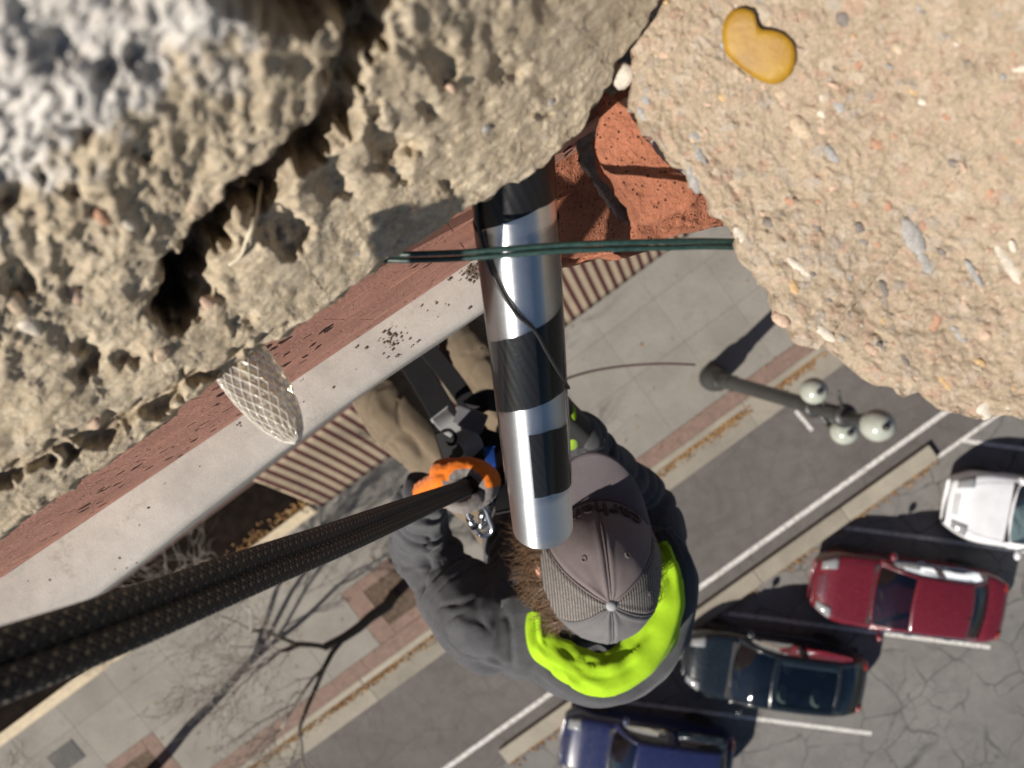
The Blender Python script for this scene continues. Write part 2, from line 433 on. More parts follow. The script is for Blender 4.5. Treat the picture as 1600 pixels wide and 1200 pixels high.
# ------------------------------------------------------------------ the building: facade, bricks, ledge, awning, canopy
M['brick_red'] = m_brick('red_brick', (.48, .190, .112))
def m_slitbrick():
    t = NT('weathered_brick'); g = t.mapping(t.geo(), rot=(0, 0, -ANG))
    a = t.noise(g, 16, 5, .7); f = t.noise(g, 260, 4, .7)
    st = t.noise(t.mapping(g, (1, 1, 9)), 14, 4, .65)
    base = (.60, .30, .225)
    c = t.ramp(a, [(.25, tuple(x * .7 for x in base)), (.75, tuple(x * 1.2 for x in base))])
    c = t.mix(.35, c, t.ramp(f, [(.3, .32), (.7, .68)]), 'OVERLAY')
    c = t.mix(t.ramp(st, [(.5, 0), (.75, .35)]), c, (.56, .36, .28))
    dn = t.n('ShaderNodeTexNoise'); t.l(g, dn.inputs['Vector']); dn.inputs['Scale'].default_value = 40; dn.inputs['Detail'].default_value = 4
    w2 = t.n('ShaderNodeVectorMath', operation='MULTIPLY_ADD'); t.l(dn.outputs['Color'], w2.inputs[0]); w2.inputs[1].default_value = (.03, .03, .02); t.l(g, w2.inputs[2])
    sl_ = t.vor(t.mapping(w2.outputs[0], (1, 1, .55)), 46, 'F1')
    k = t.math('MULTIPLY', t.ramp(sl_, [(.20, 1), (.27, 0)]), t.ramp(t.noise(g, 9, 3), [(.46, 0), (.54, 1)]))
    sl2 = t.vor(t.mapping(w2.outputs[0], (1, 1, .5)), 120, 'F1')
    k = t.math('MAXIMUM', k, t.math('MULTIPLY', t.ramp(sl2, [(.12, 1), (.2, 0)]), t.ramp(t.noise(g, 20, 3), [(.5, 0), (.6, .8)])))
    c = t.mix(k, c, (.045, .022, .018))
    t.set(col=c, rough=.92, spec=.2); t.bump(t.math('SUBTRACT', f, t.math('MULTIPLY', k, 2.5)), .7, .002); return t.m
M['brick_face'] = m_slitbrick()
M['mortar'] = plain('mortar', (.30, .27, .235), .95, nz=.25, scale=150, bumps=.5)
def m_wall():
    t = NT('facade_brick'); g = t.mapping(t.geo(), rot=(R(90), 0, -ANG))
    b = t.n('ShaderNodeTexBrick'); t.l(g, b.inputs['Vector']); b.inputs['Scale'].default_value = 4
    b.inputs['Color1'].default_value = (.34, .15, .11, 1); b.inputs['Color2'].default_value = (.27, .12, .09, 1); b.inputs['Mortar'].default_value = (.4, .36, .31, 1)
    t.set(col=b.outputs['Color'], rough=.92); return t.m
M['facade'] = m_wall()
ANG2 = R(33.6)                               # the roof-edge band runs at a slightly different angle from the street
UN = Vector((math.cos(ANG2), math.sin(ANG2), 0)); VN = Vector((math.sin(ANG2), -math.cos(ANG2), 0))
def SN(u, v, z=0.0): return UN * u + VN * v + Vector((0, 0, z))
VW = -.084                                   # brick face plane, just behind the camera's plumb line
bld = thing('brick_building', S(0, -.5, 0), 'red brick building facade with pale concrete ledge under the roof edge', 'building')
slab('wall', -45, 45, -.8, -.5, .12, HC - 1.06, M['facade'], bld)
mb = MB(); mb.box(SN(-.9, (VW - .456) / 2, HC - .73), UN * 2.3, VN * ((VW + .444) / 2), Vector((0, 0, .2))); mb.build('backing_wall', M['mortar'], bld, False)
# the ledge: a slightly warped concrete band with a worn arris
def make_ledge():
    nu, prof = 160, [(-.5, -.925), (VW + .004, -.921), (-.060, -.919), (-.036, -.921), (-.0292, -.926), (-.0276, -.934), (-.0276, -1.03), (-.034, -1.055), (-.5, -1.055)]
    V = []; F = []
    for i in range(nu + 1):
        u = -3.2 + 4.6 * i / nu
        for j, (v, z) in enumerate(prof):
            q = Vector((u * 9, v * 30, z * 20)); w = fbm(q, 3) * .0016 if j in (3, 4, 5, 6) else 0
            V.append(SN(u, v + w + (.030 * sst(-.15, -.75, u) if 3 <= j <= 7 else 0), HC + z + w * .5))
    n = len(prof)
    F = [(i * n + j, (i + 1) * n + j, (i + 1) * n + j + 1, i * n + j + 1) for i in range(nu) for j in range(n - 1)]
    o = obj('ledge', V, F, M['ledge'], bld); o['label'] = 'pale grey concrete ledge'
    return o
make_ledge()
# brick courses of the wall face: every brick is a piece of its own
def brick_piece(c, ax, ay, az, mat, parent, name='brick', amp=.0012, n=6, nz=3, seed=0):
    """box split into a grid per face, corners knocked off, face uneven"""
    bm = bmesh.new(); bmesh.ops.create_cube(bm, size=2)
    bmesh.ops.subdivide_edges(bm, edges=bm.edges[:], cuts=n, use_grid_fill=True)
    V = []
    lx, ly, lz = ax.length, ay.length, az.length
    for v in bm.verts:
        p = v.co.copy(); e = [abs(abs(p[i]) - 1) < 1e-4 for i in range(3)]
        k = sum(e); w = c + ax * p.x + ay * p.y + az * p.z
        nn = Vector(noise.noise_vector(w * 60 + Vector((seed, 0, 0)))) * amp + Vector(noise.noise_vector(w * 180)) * amp * .5
        if k >= 2: 
            w -= (ax.normalized() * (p.x if e[0] else 0) + ay.normalized() * (p.y if e[1] else 0) + az.normalized() * (p.z if e[2] else 0)) * amp * .25
        V.append(w + nn)
    bm.verts.index_update(); F = [tuple(v.index for v in f.verts) for f in bm.faces]; bm.free()
    return obj(name, V, F, mat, parent, smooth=False)
for r in range(5):
    z1 = HC - .545 - r * .075; z0 = z1 - .0746
    for k in range(-10, 5):
        u0 = k * .235 + (.11 if r % 2 else 0); u1 = u0 + .2346
        brick_piece(SN((u0 + u1) / 2, VW - .05, (z0 + z1) / 2), UN * ((u1 - u0) / 2), VN * .05, Vector((0, 0, (z1 - z0) / 2)), M['brick_face'], bld, amp=.00022, n=7, seed=r * 31 + k)

# crumbs of dirt and mortar fallen on the ledge
mb = MB(); rc_ = random.Random(5)
def on_ledge(px, py):
    r = ray(px, py); return Vector((0, 0, HC)) + r * (.919 / -r.z)
for cx, cy, n_, sp_ in ((612, 532, 46, 11), (738, 424, 120, 9), (660, 490, 10, 40), (560, 560, 8, 45), (400, 640, 8, 60), (250, 740, 10, 70), (690, 470, 8, 22)):
    for i in range(n_):
        p = on_ledge(cx + rc_.gauss(0, sp_), cy + rc_.gauss(0, sp_)); r = rc_.uniform(.0005, .0017)
        if p.dot(VN) > -.034 or p.dot(VN) < VW + .003: continue
        mb.ell(p + Vector((0, 0, r * .4)), Vector((r * rc_.uniform(.7, 1.5), 0, 0)), Vector((0, r, 0)), Vector((0, 0, r * .7)), 6, 4)
tag(mb.build('dirt_crumbs', plain('dirt', (.13, .10, .075), .95, nz=.4, scale=200), smooth=False), 'dark dirt crumbs lying on the grey ledge', kind='stuff')
# striped awning over the shopfront
def m_awning():
    t = NT('awning_canvas'); g = t.mapping(t.geo(), rot=(0, 0, -ANG))
    x = t.n('ShaderNodeSeparateXYZ'); t.l(g, x.inputs[0])
    fr = t.math('FRACT', t.math('MULTIPLY', x.outputs[0], 1 / .226))
    k = t.ramp(fr, [(.0, 0), (.53, 0), (.55, 1), (.985, 1), (1.0, 0)])
    n = t.noise(t.geo(), 1.6, 5, .7); w = t.noise(t.geo(), 7, 4)
    c = t.mix(k, (.40, .32, .225), (.085, .030, .028))
    c = t.mix(.45, c, t.ramp(n, [(.3, .36), (.7, .64)]), 'OVERLAY')
    c = t.mix(t.ramp(w, [(.55, 0), (.8, .15)]), c, (.3, .27, .23))
    t.set(col=c, rough=.85, spec=.25); t.bump(t.noise(t.geo(), 5, 3), .15, .03); return t.m
M['awning'] = m_awning()
AU0, AU1, AVF, AZF, AZB = -5.80, 6.6, .80, 2.95, 5.0
aw = thing('striped_awning', S(0, 0, AZF), 'maroon and cream striped canvas awning over the shopfront', 'awning')
def awn_pt(u, w): return S(u, -.5 + (AVF + .5) * w, AZB + (AZF - AZB) * w - .05 * math.sin(w * 3.14) + .012 * math.sin(u * 5.1) * math.sin(w * 3.1))
nu, nw = 90, 12
V = [awn_pt(AU0 + (AU1 - AU0) * i / nu, j / nw) for i in range(nu + 1) for j in range(nw + 1)]
F = [(i * (nw + 1) + j, i * (nw + 1) + j + 1, (i + 1) * (nw + 1) + j + 1, (i + 1) * (nw + 1) + j) for i in range(nu) for j in range(nw)]
o = obj('canvas', V, F, M['awning'], aw); m = o.modifiers.new('t', 'SOLIDIFY'); m.thickness = .012
V = []; F = []
for i in range(nu + 1):
    u = AU0 + (AU1 - AU0) * i / nu
    V += [S(u, AVF + .003, AZF - .012), S(u, AVF + .012 + .008 * math.sin(u * 9), AZF - .24)]
F = [(2 * i, 2 * i + 1, 2 * i + 3, 2 * i + 2) for i in range(nu)]
o = obj('valance', V, F, M['awning'], aw); m = o.modifiers.new('t', 'SOLIDIFY'); m.thickness = .008
M['dark_metal'] = plain('dark_painted_metal', (.03, .03, .032), .45, nz=.2, scale=12)
mb = MB(); mb.tube([S(AU0, AVF - .02, AZF - .03), S(AU1, AVF - .02, AZF - .03)], .018, 8)
mb.build('front_bar', M['dark_metal'], aw)
for u in (AU0 + .03, -2.6, .6, 3.7, AU1 - .03):
    mb = MB(); mb.tube([S(u, AVF - .04, AZF - .05), S(u, -.48, AZF - .05)], .016, 8); mb.build('arm', M['dark_metal'], aw)
# dark storefront canopy beside it with a cream moulded edge
M['tar'] = plain('tar_roof', (.011, .008, .0065), .95, nz=.5, scale=4, bumps=.4, spec=.05)
M['cream'] = plain('cream_trim', (.52, .44, .31), .7, nz=.15, scale=9)
CU0, CU1, CZ = -20.0, -5.86, 3.3
cn = thing('storefront_canopy', S((CU0 + CU1) / 2, .1, CZ - .3), 'dark flat canopy roof with cream moulded edge beside the striped awning', 'canopy')
slab('roof_deck', CU0, CU1, -.499, .56, CZ - .30, CZ - .12, M['tar'], cn)
for v0, v1, z0, z1 in ((.562, .64, CZ - .34, CZ), (.642, .70, CZ - .34, CZ - .05), (.702, .78, CZ - .34, CZ - .16), (.782, .815, CZ - .34, CZ - .22)):
    slab('moulding', CU0, CU1, v0, v1, z0, z1, M['cream'], cn, .008)
leaves('canopy_leaves', 240, lambda: S(CU1 - abs(random.gauss(0, 2.2)), .56 - abs(random.gauss(0, .13)), CZ - .12), 'dead leaves gathered on the dark canopy roof')

# ------------------------------------------------------------------ the two broken copings at the roof edge
def m_tufa():
    t = NT('porous_stone'); g = t.geo(); pale = t.attr('pale'); grain = t.attr('grain')
    a = t.noise(g, 60, 6, .7); f = t.noise(g, 420, 5, .75); b = t.noise(g, 17, 4, .6)
    c = t.ramp(a, [(.28, (.26, .205, .135)), (.5, (.47, .385, .265)), (.75, (.66, .56, .41))])
    c = t.mix(t.ramp(b, [(.45, 0), (.7, .5)]), c, (.40, .35, .28))
    w = t.ramp(a, [(.3, (.46, .46, .465)), (.7, (.78, .77, .76))])
    c = t.mix(pale, c, w)
    c = t.mix(.55, c, t.ramp(f, [(.3, .25), (.7, .75)]), 'OVERLAY')
    sp = t.ramp(t.vor(g, 300, out='Color'), [(.0, (.52, .42, .28)), (.25, (.33, .27, .21)), (.5, (.62, .55, .44)), (.75, (.45, .36, .26)), (1, (.38, .36, .36))])
    c = t.mix(.38, c, sp)
    t.set(col=c, rough=.95, spec=.15); t.bump(t.math('ADD', f, t.math('MULTIPLY', a, .6)), .8, .0016); return t.m
M['tufa'] = m_tufa()
def m_aggregate():
    t = NT('aggregate_concrete'); g = t.geo()
    a = t.noise(g, 45, 5, .7); f = t.noise(g, 480, 5, .75); b = t.noise(g, 12, 4, .6)
    base = t.ramp(b, [(.3, (.415, .325, .232)), (.7, (.49, .405, .298))])
    c = t.mix(.45, base, t.ramp(a, [(.3, .33), (.7, .67)]), 'OVERLAY')
    c = t.mix(.5, c, t.ramp(f, [(.3, .25), (.7, .75)]), 'OVERLAY')
    dn = t.n('ShaderNodeTexNoise'); t.l(g, dn.inputs['Vector']); dn.inputs['Scale'].default_value = 140; dn.inputs['Detail'].default_value = 4
    w2 = t.n('ShaderNodeVectorMath', operation='MULTIPLY_ADD'); t.l(dn.outputs['Color'], w2.inputs[0]); w2.inputs[1].default_value = (.011, .011, .011); t.l(g, w2.inputs[2])
    v = t.n('ShaderNodeTexVoronoi', feature='F1'); t.l(w2.outputs[0], v.inputs['Vector']); v.inputs['Scale'].default_value = 125
    sp = t.ramp(v.outputs['Color'], [(.0, (.24, .21, .19)), (.2, (.50, .36, .26)), (.42, (.44, .27, .20)), (.6, (.60, .52, .42)), (.8, (.33, .31, .30)), (1, (.50, .37, .22))])
    k = t.math('MULTIPLY', t.ramp(v.outputs['Distance'], [(.38, .62), (.52, 0)]), t.ramp(t.noise(g, 90, 3), [(.36, 0), (.46, 1)]))
    c = t.mix(k, c, sp)
    v2 = t.n('ShaderNodeTexVoronoi', feature='F1'); t.l(w2.outputs[0], v2.inputs['Vector']); v2.inputs['Scale'].default_value = 420
    sp2 = t.ramp(v2.outputs['Color'], [(.0, (.25, .22, .21)), (.3, (.64, .50, .37)), (.6, (.58, .40, .30)), (1, (.72, .66, .58))])
    c = t.mix(t.ramp(v2.outputs['Distance'], [(.3, .5), (.5, 0)]), c, sp2)
    t.set(col=c, rough=.95, spec=.15); t.bump(t.math('ADD', f, t.math('MULTIPLY', k, .5)), .9, .0022); return t.m
M['aggregate'] = m_aggregate()

def rock_sheet(name, edge, inward, depth_fn, h_fn, side_fn, T, nS, nT, mat, parent, side=.085):
    """Rough slab of stone: a broken edge (pixel path), its face running inward, its side below the edge, its underside.
       Everything is placed at its own depth; heights are measured along the face normal."""
    L = [0]
    for i in range(len(edge) - 1): L.append(L[-1] + math.dist(edge[i], edge[i + 1]))
    rows = []
    for j in range(nT + 1):
        q = j / nT; rows.append(T * (q ** 1.15))
    base = []; pxy = []
    for i in range(nS + 1):
        s = L[-1] * i / nS
        ex = lin(L, [e[0] for e in edge], s); ey = lin(L, [e[1] for e in edge], s)
        w = Vector((s * .02, 0, 0)); ex += fbm(w * 1.3 + Vector((9, 2, 1)), 4) * 9; ey += fbm(w * 1.3 + Vector((3, 8, 1)), 4) * 9
        colb = []; colp = []
        for t in rows:
            px = ex + inward[0] * t; py = ey + inward[1] * t
            d = depth_fn(px, py, t); colb.append(P(px, py, d)); colp.append((px, py, d, t))
        base.append(colb); pxy.append(colp)
    V = []; at = []
    for i in range(nS + 1):
        for j in range(nT + 1):
            a = base[min(i + 1, nS)][j] - base[max(i - 1, 0)][j]; b = base[i][min(j + 1, nT)] - base[i][max(j - 1, 0)]
            n = a.cross(b).normalized()
            if n.z < 0: n = -n
            n = (n * .3 + (Vector((0, 0, HC)) - base[i][j]).normalized() * 1.3).normalized()
            px, py, d, t = pxy[i][j]
            h, pale = h_fn(px, py, t, d)
            V.append(base[i][j] + n * (h * d / FPX)); at.append(pale)
    n1 = nT + 1
    F = [(i * n1 + j, i * n1 + j + 1, (i + 1) * n1 + j + 1, (i + 1) * n1 + j) for i in range(nS) for j in range(nT)]
    # side below the broken edge, then the underside
    inw = Vector((inward[0], -inward[1], 0)).normalized()
    K = 14; off = len(V)
    for i in range(nS + 1):
        e = V[i * n1]
        for k in range(1, K + 1):
            q = k / K; ee = e + Vector((0, 0, -side * q)) + inw * side_fn(q)
            ee += inw * (fbm(ee * 55, 4) * .006 * min(1, q * 3)) + Vector((0, 0, fbm(ee * 90, 3) * .002))
            V.append(ee); at.append(at[i * n1])
        V.append(e + Vector((0, 0, -side * 1.05)) + inw * .5); at.append(0)
    K1 = K + 1
    for i in range(nS):
        prev0, prev1 = i * n1, (i + 1) * n1
        for k in range(K1):
            a, b = off + i * K1 + k, off + (i + 1) * K1 + k
            F.append((prev0, prev1, b, a)); prev0, prev1 = a, b
    o = obj(name, V, F, mat, parent); setattr_f(o, 'pale', at); return o, base, pxy

def seg_dist(p, a, b):
    ax, ay = a; bx, by = b; dx, dy = bx - ax, by - ay; t = max(0, min(1, ((p[0] - ax) * dx + (p[1] - ay) * dy) / (dx * dx + dy * dy)))
    return math.hypot(p[0] - ax - t * dx, p[1] - ay - t * dy)
LEDGE_EDGE = [(-330, 1066), (-150, 940), (0, 835), (100, 768), (215, 690), (330, 597), (480, 500), (600, 408), (735, 322), (815, 282), (868, 238), (905, 205), (940, 148), (962, 104), (1000, 55), (1034, -10), (1090, -130)]
PITS = [(612, 232, 42, 60), (684, 92, 34, 34), (585, 178, 16, 26), (678, 176, 15, 24), (520, 290, 26, 20), (420, 330, 45, 55), (455, 372, 34, 40), (300, 452, 46, 75), (262, 475, 38, 55), (125, 210, 22, 45), (170, 105, 22, 42), (240, 85, 40, 40), (95, 75, 34, 36), (10, 285, 40, 50), (55, 258, 22, 36), (110, 296, 16, 36), (225, 235, 22, 30), (140, 565, 30, 40), (25, 440, 34, 38), (330, 340, 20, 26), (560, 110, 20, 25), (790, 110, 30, 22), (205, 560, 22, 30), (380, 500, 20, 22), (700, 300, 14, 14), (850, 180, 14, 12)]
def left_depth(px, py, t):
    t = max(-60, -(px * .57 + (py - 838) * .82))
    return 1.0 / (2.28 + .0022 * t + 1.5 * sst(0, 1, (590 - py) / 680) * sst(20, 520, t))
CREV = [(590, 0), (548, 95), (535, 190), (440, 262), (345, 345), (292, 420), (262, 480)]
CREV2 = [(-120, 800), (20, 738), (120, 690), (210, 650), (300, 600), (390, 556), (470, 520)]
def left_h(px, py, t, d):
    q = Vector((px, py, 0))
    wx = noise.noise(q / 45) * 22 + noise.noise(q / 15) * 11; wy = noise.noise(q / 45 + Vector((40, 3, 0))) * 22 + noise.noise(q / 15 + Vector((9, 9, 0))) * 11
    x, y = px + wx, py + wy
    fade = sst(0, 60, t)
    st = Vector((px * .57 + py * -.82 * 0, 0, 0))
    # bedding: long grains parallel to the edge near it
    al = px * .82 - py * .57; pe = px * .57 + py * .82
    bed = noise.noise(Vector((al / 90, pe / 13, 4))) * 5 + noise.noise(Vector((al / 40, pe / 7, 9))) * 2.5
    h = fbm(q / 120 + Vector((2, 5, 1)), 3) * 34 * (.25 + .75 * sst(20, 220, t))
    rough = sst(120, 330, t)
    h += (1 - abs(noise.noise(q / 38 + Vector((7, 1, 3)))) * 2.2) * (3 + 7 * rough)
    h += fbm(q / 21 + Vector((8, 3, 1)), 4, 2.2, .6) * (2.6 + 9.5 * rough) + fbm(q / 6, 2) * 2.6
    h += bed * (1 - .7 * rough)
    pores = noise.noise(Vector((x / 13, y / 13, 2))); h -= max(0, pores - .36) * 13 * (.10 + .90 * rough) * fade
    for cx, cy, r, dp in PITS:
        e = math.hypot(x - cx, y - cy) / r
        if e < 1.5: h -= dp * (1 - sst(.35, 1.25, e)) * fade
    dc = min(seg_dist((x, y), CREV[k], CREV[k + 1]) for k in range(len(CREV) - 1))
    h -= 210 * (1 - sst(9, 38, dc)) * sst(0, 60, py + 90)
    dc = min(seg_dist((x, y), CREV2[k], CREV2[k + 1]) for k in range(len(CREV2) - 1))
    h -= 44 * (1 - sst(5, 20, dc)) * (1 - .5 * sst(300, 480, px))
    dt = math.hypot((x - 485) / 160, (y + 40) / 92); h -= 290 * (1 - sst(.72, 1.08, dt))
    # a hump above the crevice on the upper left
    h += 0
    pale = sst(-40, 50, 330 - (px * .72 + py * 1.02) + fbm(q / 50, 3) * 90) if px < 470 else 0
    pale = max(pale, .55 * sst(30, 0, math.hypot(px - 350, py - 118) - 20))
    return h, pale
lc = thing('coping_stone', P(400, 300, .36), 'big porous tan and white coping stone, blurred, filling the top left', 'coping stone')
face_o, lbase, lpx = rock_sheet('stone_face', LEDGE_EDGE, (-.57, -.82), left_depth, left_h, lambda q: .012 * q + .02 * q * q, 1000, 470, 330, M['tufa'], lc, .10)
# right coping: aggregate concrete
R_EDGE = [(1090, -190), (1045, -80), (1012, 10), (998, 60), (984, 120), (986, 165), (1010, 205), (1058, 255), (1094, 298), (1120, 335), (1143, 352), (1150, 388), (1176, 425), (1206, 462), (1214, 492), (1240, 512), (1252, 540), (1276, 546), (1284, 532), (1312, 560), (1345, 588), (1392, 612), (1412, 620), (1440, 612), (1462, 630), (1486, 650), (1540, 650), (1600, 652), (1720, 640), (1900, 615)]
def right_depth(px, py, t):
    t = max(-190, (px - 1000) * .62 - (py - 150) * .785)
    return 1.0 / (2.38 + .0008 * t + 1.0e-6 * t * t)
def right_h(px, py, t, d):
    q = Vector((px, py, 7))
    h = fbm(q / 170, 3) * 12 * sst(0, 80, t) + fbm(q / 26, 3) * 4.2 + fbm(q / 9, 3) * 3.2
    p = noise.noise(q / 11); h -= max(0, p - .28) * 15
    h -= 10 * (1 - sst(0, 26, t)) * (0.7 + fbm(q / 30, 2))
    return h, 0
rc = thing('concrete_slab', P(1350, 300, .40), 'cream aggregate concrete coping slab full of pebbles at upper right', 'coping slab')
rf, rbase, rpx = rock_sheet('slab_face', R_EDGE, (.62, -.785), right_depth, right_h, lambda q: .010 * q + .03 * q * q, 900, 380, 300, M['aggregate'], rc, .075)
# pebbles cast in the slab
PEB0 = {'grey': (.27, .275, .28), 'dark': (.13, .12, .12), 'rust': (.38, .20, .13), 'ochre': (.47, .31, .15), 'white': (.55, .50, .43), 'tan': (.42, .33, .24), 'pink': (.47, .33, .25)}
PEB = {k: tuple(.86 * a + .14 * b for a, b in zip(v, (.50, .39, .27))) for k, v in PEB0.items()}
def m_pebble(n, c):
    t = NT('pebble_' + n); g = t.geo(); a = t.noise(g, 160, 4, .7); f = t.noise(g, 600, 3)
    t.set(col=t.mix(.5, t.ramp(a, [(.3, tuple(x * .75 for x in c)), (.7, tuple(min(1, x * 1.25) for x in c))]), t.ramp(f, [(.3, .3), (.7, .7)]), 'OVERLAY'), rough=.75, spec=.3); t.bump(f, .4, .001); return t.m
PM = {k: m_pebble(k, v) for k, v in PEB.items()}
def pebble(px, py, l, w, ang, col, dep, hfn, parent, lift=.12, inward=(.62, -.785), edge=None, lobes=0, label=None):
    """irregular pebble, l and w in pixels, lying in a coping surface"""
    best = None
    t = est_t(px, py, edge, inward); d = dep(px, py, t); h, _ = hfn(px, py, t, d)
    c = P(px, py, d)
    ax = P(px + math.cos(ang) * 10, py + math.sin(ang) * 10, dep(px + math.cos(ang) * 10, py + math.sin(ang) * 10, est_t(px + math.cos(ang) * 10, py + math.sin(ang) * 10, edge, inward))) - c
    ay = P(px - math.sin(ang) * 10, py + math.cos(ang) * 10, dep(px - math.sin(ang) * 10, py + math.cos(ang) * 10, est_t(px - math.sin(ang) * 10, py + math.cos(ang) * 10, edge, inward))) - c
    n = ax.cross(ay).normalized(); n = n if n.z > 0 else -n
    ax = ax * (l / 20); ay = ay * (w / 20); az = n * min(ax.length, ay.length) * .6
    mb = MB(); mb.ell(c + n * (h * d / FPX) + az * (lift - .62), ax, ay, az, 12, 7)
    sd = px * 1.7 + py
    for i, v in enumerate(mb.V):
        r = v - c; mb.V[i] = v + r * .28 * noise.noise(r / max(ax.length, .001) * 1.3 + Vector((sd, 0, 0)))
    o = mb.build('pebble', PM[col], parent)
    if label: o['label'] = label
    return o
def est_t(px, py, edge, inward):
    # distance inward from the broken edge, measured along the inward direction
    best = 0
    for i in range(len(edge) - 1):
        (x0, y0), (x1, y1) = edge[i], edge[i + 1]; dx, dy = x1 - x0, y1 - y0
        den = dx * inward[1] - dy * inward[0]
        if abs(den) < 1e-6: continue
        s = ((px - x0) * inward[1] - (py - y0) * inward[0]) / den
        if -.001 <= s <= 1.001:
            ex, ey = x0 + s * dx, y0 + s * dy
            t = (px - ex) * inward[0] + (py - ey) * inward[1]
            best = max(best, t)
    return best
rp = lambda *a, **k: pebble(*a, right_depth, right_h, rc, edge=R_EDGE, **k)
BIGP = [(1428, 375, 78, 38, 1.05, 'grey'), (1448, 415, 46, 22, 1.0, 'grey'), (1522, 428, 56, 13, .98, 'grey'), (1580, 420, 86, 20, 1.0, 'white'), (1246, 415, 56, 15, .65, 'white'), (1268, 428, 14, 12, 0, 'dark'), (1240, 447, 30, 17, 1.1, 'ochre'), (1085, 215, 58, 26, .75, 'grey'), (1095, 248, 56, 18, 1.2, 'grey'), (1083, 277, 54, 18, 1.25, 'grey'), (1318, 32, 30, 24, 1, 'dark'), (1368, 228, 34, 24, .2, 'rust'), (1380, 452, 34, 22, 1.0, 'dark'), (1463, 503, 34, 15, -1.2, 'rust'), (1540, 525, 22, 18, .4, 'pink'), (1350, 378, 20, 14, .5, 'dark'), (1235, 315, 18, 14, .3, 'rust'), (1335, 320, 30, 14, 1, 'rust'), (1540, 640, 40, 30, 1.1, 'white'), (1480, 603, 34, 18, .9, 'ochre'), (1533, 568, 22, 12, .6, 'ochre'), (1498, 522, 44, 15, .75, 'grey'), (1510, 470, 32, 22, 1.1, 'tan'), (1225, 150, 40, 26, .5, 'tan'), (1250, 200, 50, 30, .8, 'tan'), (1310, 165, 30, 20, .8, 'grey'), (1425, 145, 22, 16, .4, 'ochre'), (1340, 105, 26, 14, -.9, 'rust'), (1035, 85, 44, 24, .6, 'pink'), (1005, 180, 36, 16, 1, 'grey'), (1300, 240, 38, 16, .9, 'grey'), (1290, 520, 44, 17, .7, 'white'), (1362, 545, 26, 14, .6, 'pink'), (1413, 560, 30, 10, 1.1, 'dark'), (1160, 370, 40, 20, .9, 'white'), (1222, 500, 34, 20, .6, 'pink'), (1150, 290, 30, 18, .9, 'tan'), (1490, 255, 20, 14, .6, 'dark'), (1545, 300, 24, 15, .8, 'rust'), (1590, 110, 46, 14, .1, 'white')]
for a in BIGP: rp(*a)
rnd2 = random.Random(11)
for i in range(210):
    px, py = rnd2.uniform(990, 1640), rnd2.uniform(-20, 650)
    if est_t(px, py, R_EDGE, (.62, -.785)) < 14: continue
    l = rnd2.choice([9, 11, 13, 15, 18, 22]); w = l * rnd2.uniform(.42, .85)
    rp(px, py, l, w, rnd2.gauss(.85, .5), rnd2.choice(['grey', 'grey', 'dark', 'rust', 'ochre', 'white', 'tan', 'tan', 'pink', 'pink']), lift=rnd2.uniform(-.1, .2))
lp = lambda *a, **k: pebble(*a, left_depth, left_h, lc, edge=LEDGE_EDGE, inward=(-.57, -.82), **k)
for a in [(312, 332, 44, 40, 0, 'tan'), (160, 335, 36, 20, .3, 'rust'), (25, 478, 40, 34, .4, 'tan'), (45, 505, 44, 30, .5, 'white'), (15, 430, 36, 26, .3, 'ochre'), (250, 312, 30, 18, .2, 'rust'), (200, 350, 40, 24, .8, 'white'), (120, 470, 36, 26, .5, 'pink'), (250, 545, 30, 20, -.5, 'tan'), (330, 480, 30, 20, .2, 'pink'), (470, 250, 26, 18, .4, 'white'), (705, 135, 18, 14, 0, 'pink'), (760, 200, 20, 12, -.6, 'grey'), (640, 330, 22, 12, -.6, 'tan'), (560, 400, 20, 12, -.5, 'grey'), (860, 160, 20, 10, -.6, 'grey'), (150, 660, 24, 16, -.5, 'pink'), (80, 690, 26, 16, -.4, 'tan')]: lp(*a, lift=.25)
# a white chip of stone wedged where the two copings meet
rp(972, 118, 46, 34, -1.2, 'white', label='pale grey stone chip wedged in the corner')
# yellow kidney-shaped pebble
t = NT('ochre_resin'); g = t.geo(); a = t.noise(g, 70, 4)
t.set(col=t.ramp(a, [(.3, (.24, .12, .005)), (.7, (.34, .19, .010))]), rough=.5, spec=.35); t.bump(t.noise(g, 120, 3), .25, .002); M['ochre_stone'] = t.m
def yellow():
    pts = [(1130, 62), (1131, 40), (1142, 20), (1160, 13), (1178, 20), (1184, 38), (1192, 46), (1206, 47), (1226, 54), (1240, 70), (1243, 92), (1234, 116), (1214, 130), (1190, 126), (1166, 112), (1146, 95), (1134, 80)]
    cx = sum(p[0] for p in pts) / len(pts); cy = sum(p[1] for p in pts) / len(pts)
    sp = smooth_path([Vector((*p, 0)) for p in pts + [pts[0]]], None, 4)[:-1]; n = len(sp)
    rings = [(1, -8), (1.02, -2), (1.0, 4), (.95, 7), (.86, 8.5), (.66, 9.6), (.4, 10), (.15, 10.2)]
    V = []; 
    for k, hh in rings:
        for q in sp:
            x, y = cx + (q.x - cx) * k, cy + (q.y - cy) * k
            t = est_t(x, y, R_EDGE, (.62, -.785)); d = right_depth(x, y, t)
            V.append(P(x, y, d) + Vector((-.3, -.3, .9)).normalized() * (hh + 7) * d / FPX)
    F = [(i * n + k, i * n + (k + 1) % n, (i + 1) * n + (k + 1) % n, (i + 1) * n + k) for i in range(len(rings) - 1) for k in range(n)] + [tuple((len(rings) - 1) * n + k for k in range(n))]
    tag(obj('yellow_pebble', V, [f[::-1] for f in F], M['ochre_stone']), 'smooth mustard-yellow kidney-shaped pebble on the aggregate slab', 'pebble')
yellow()
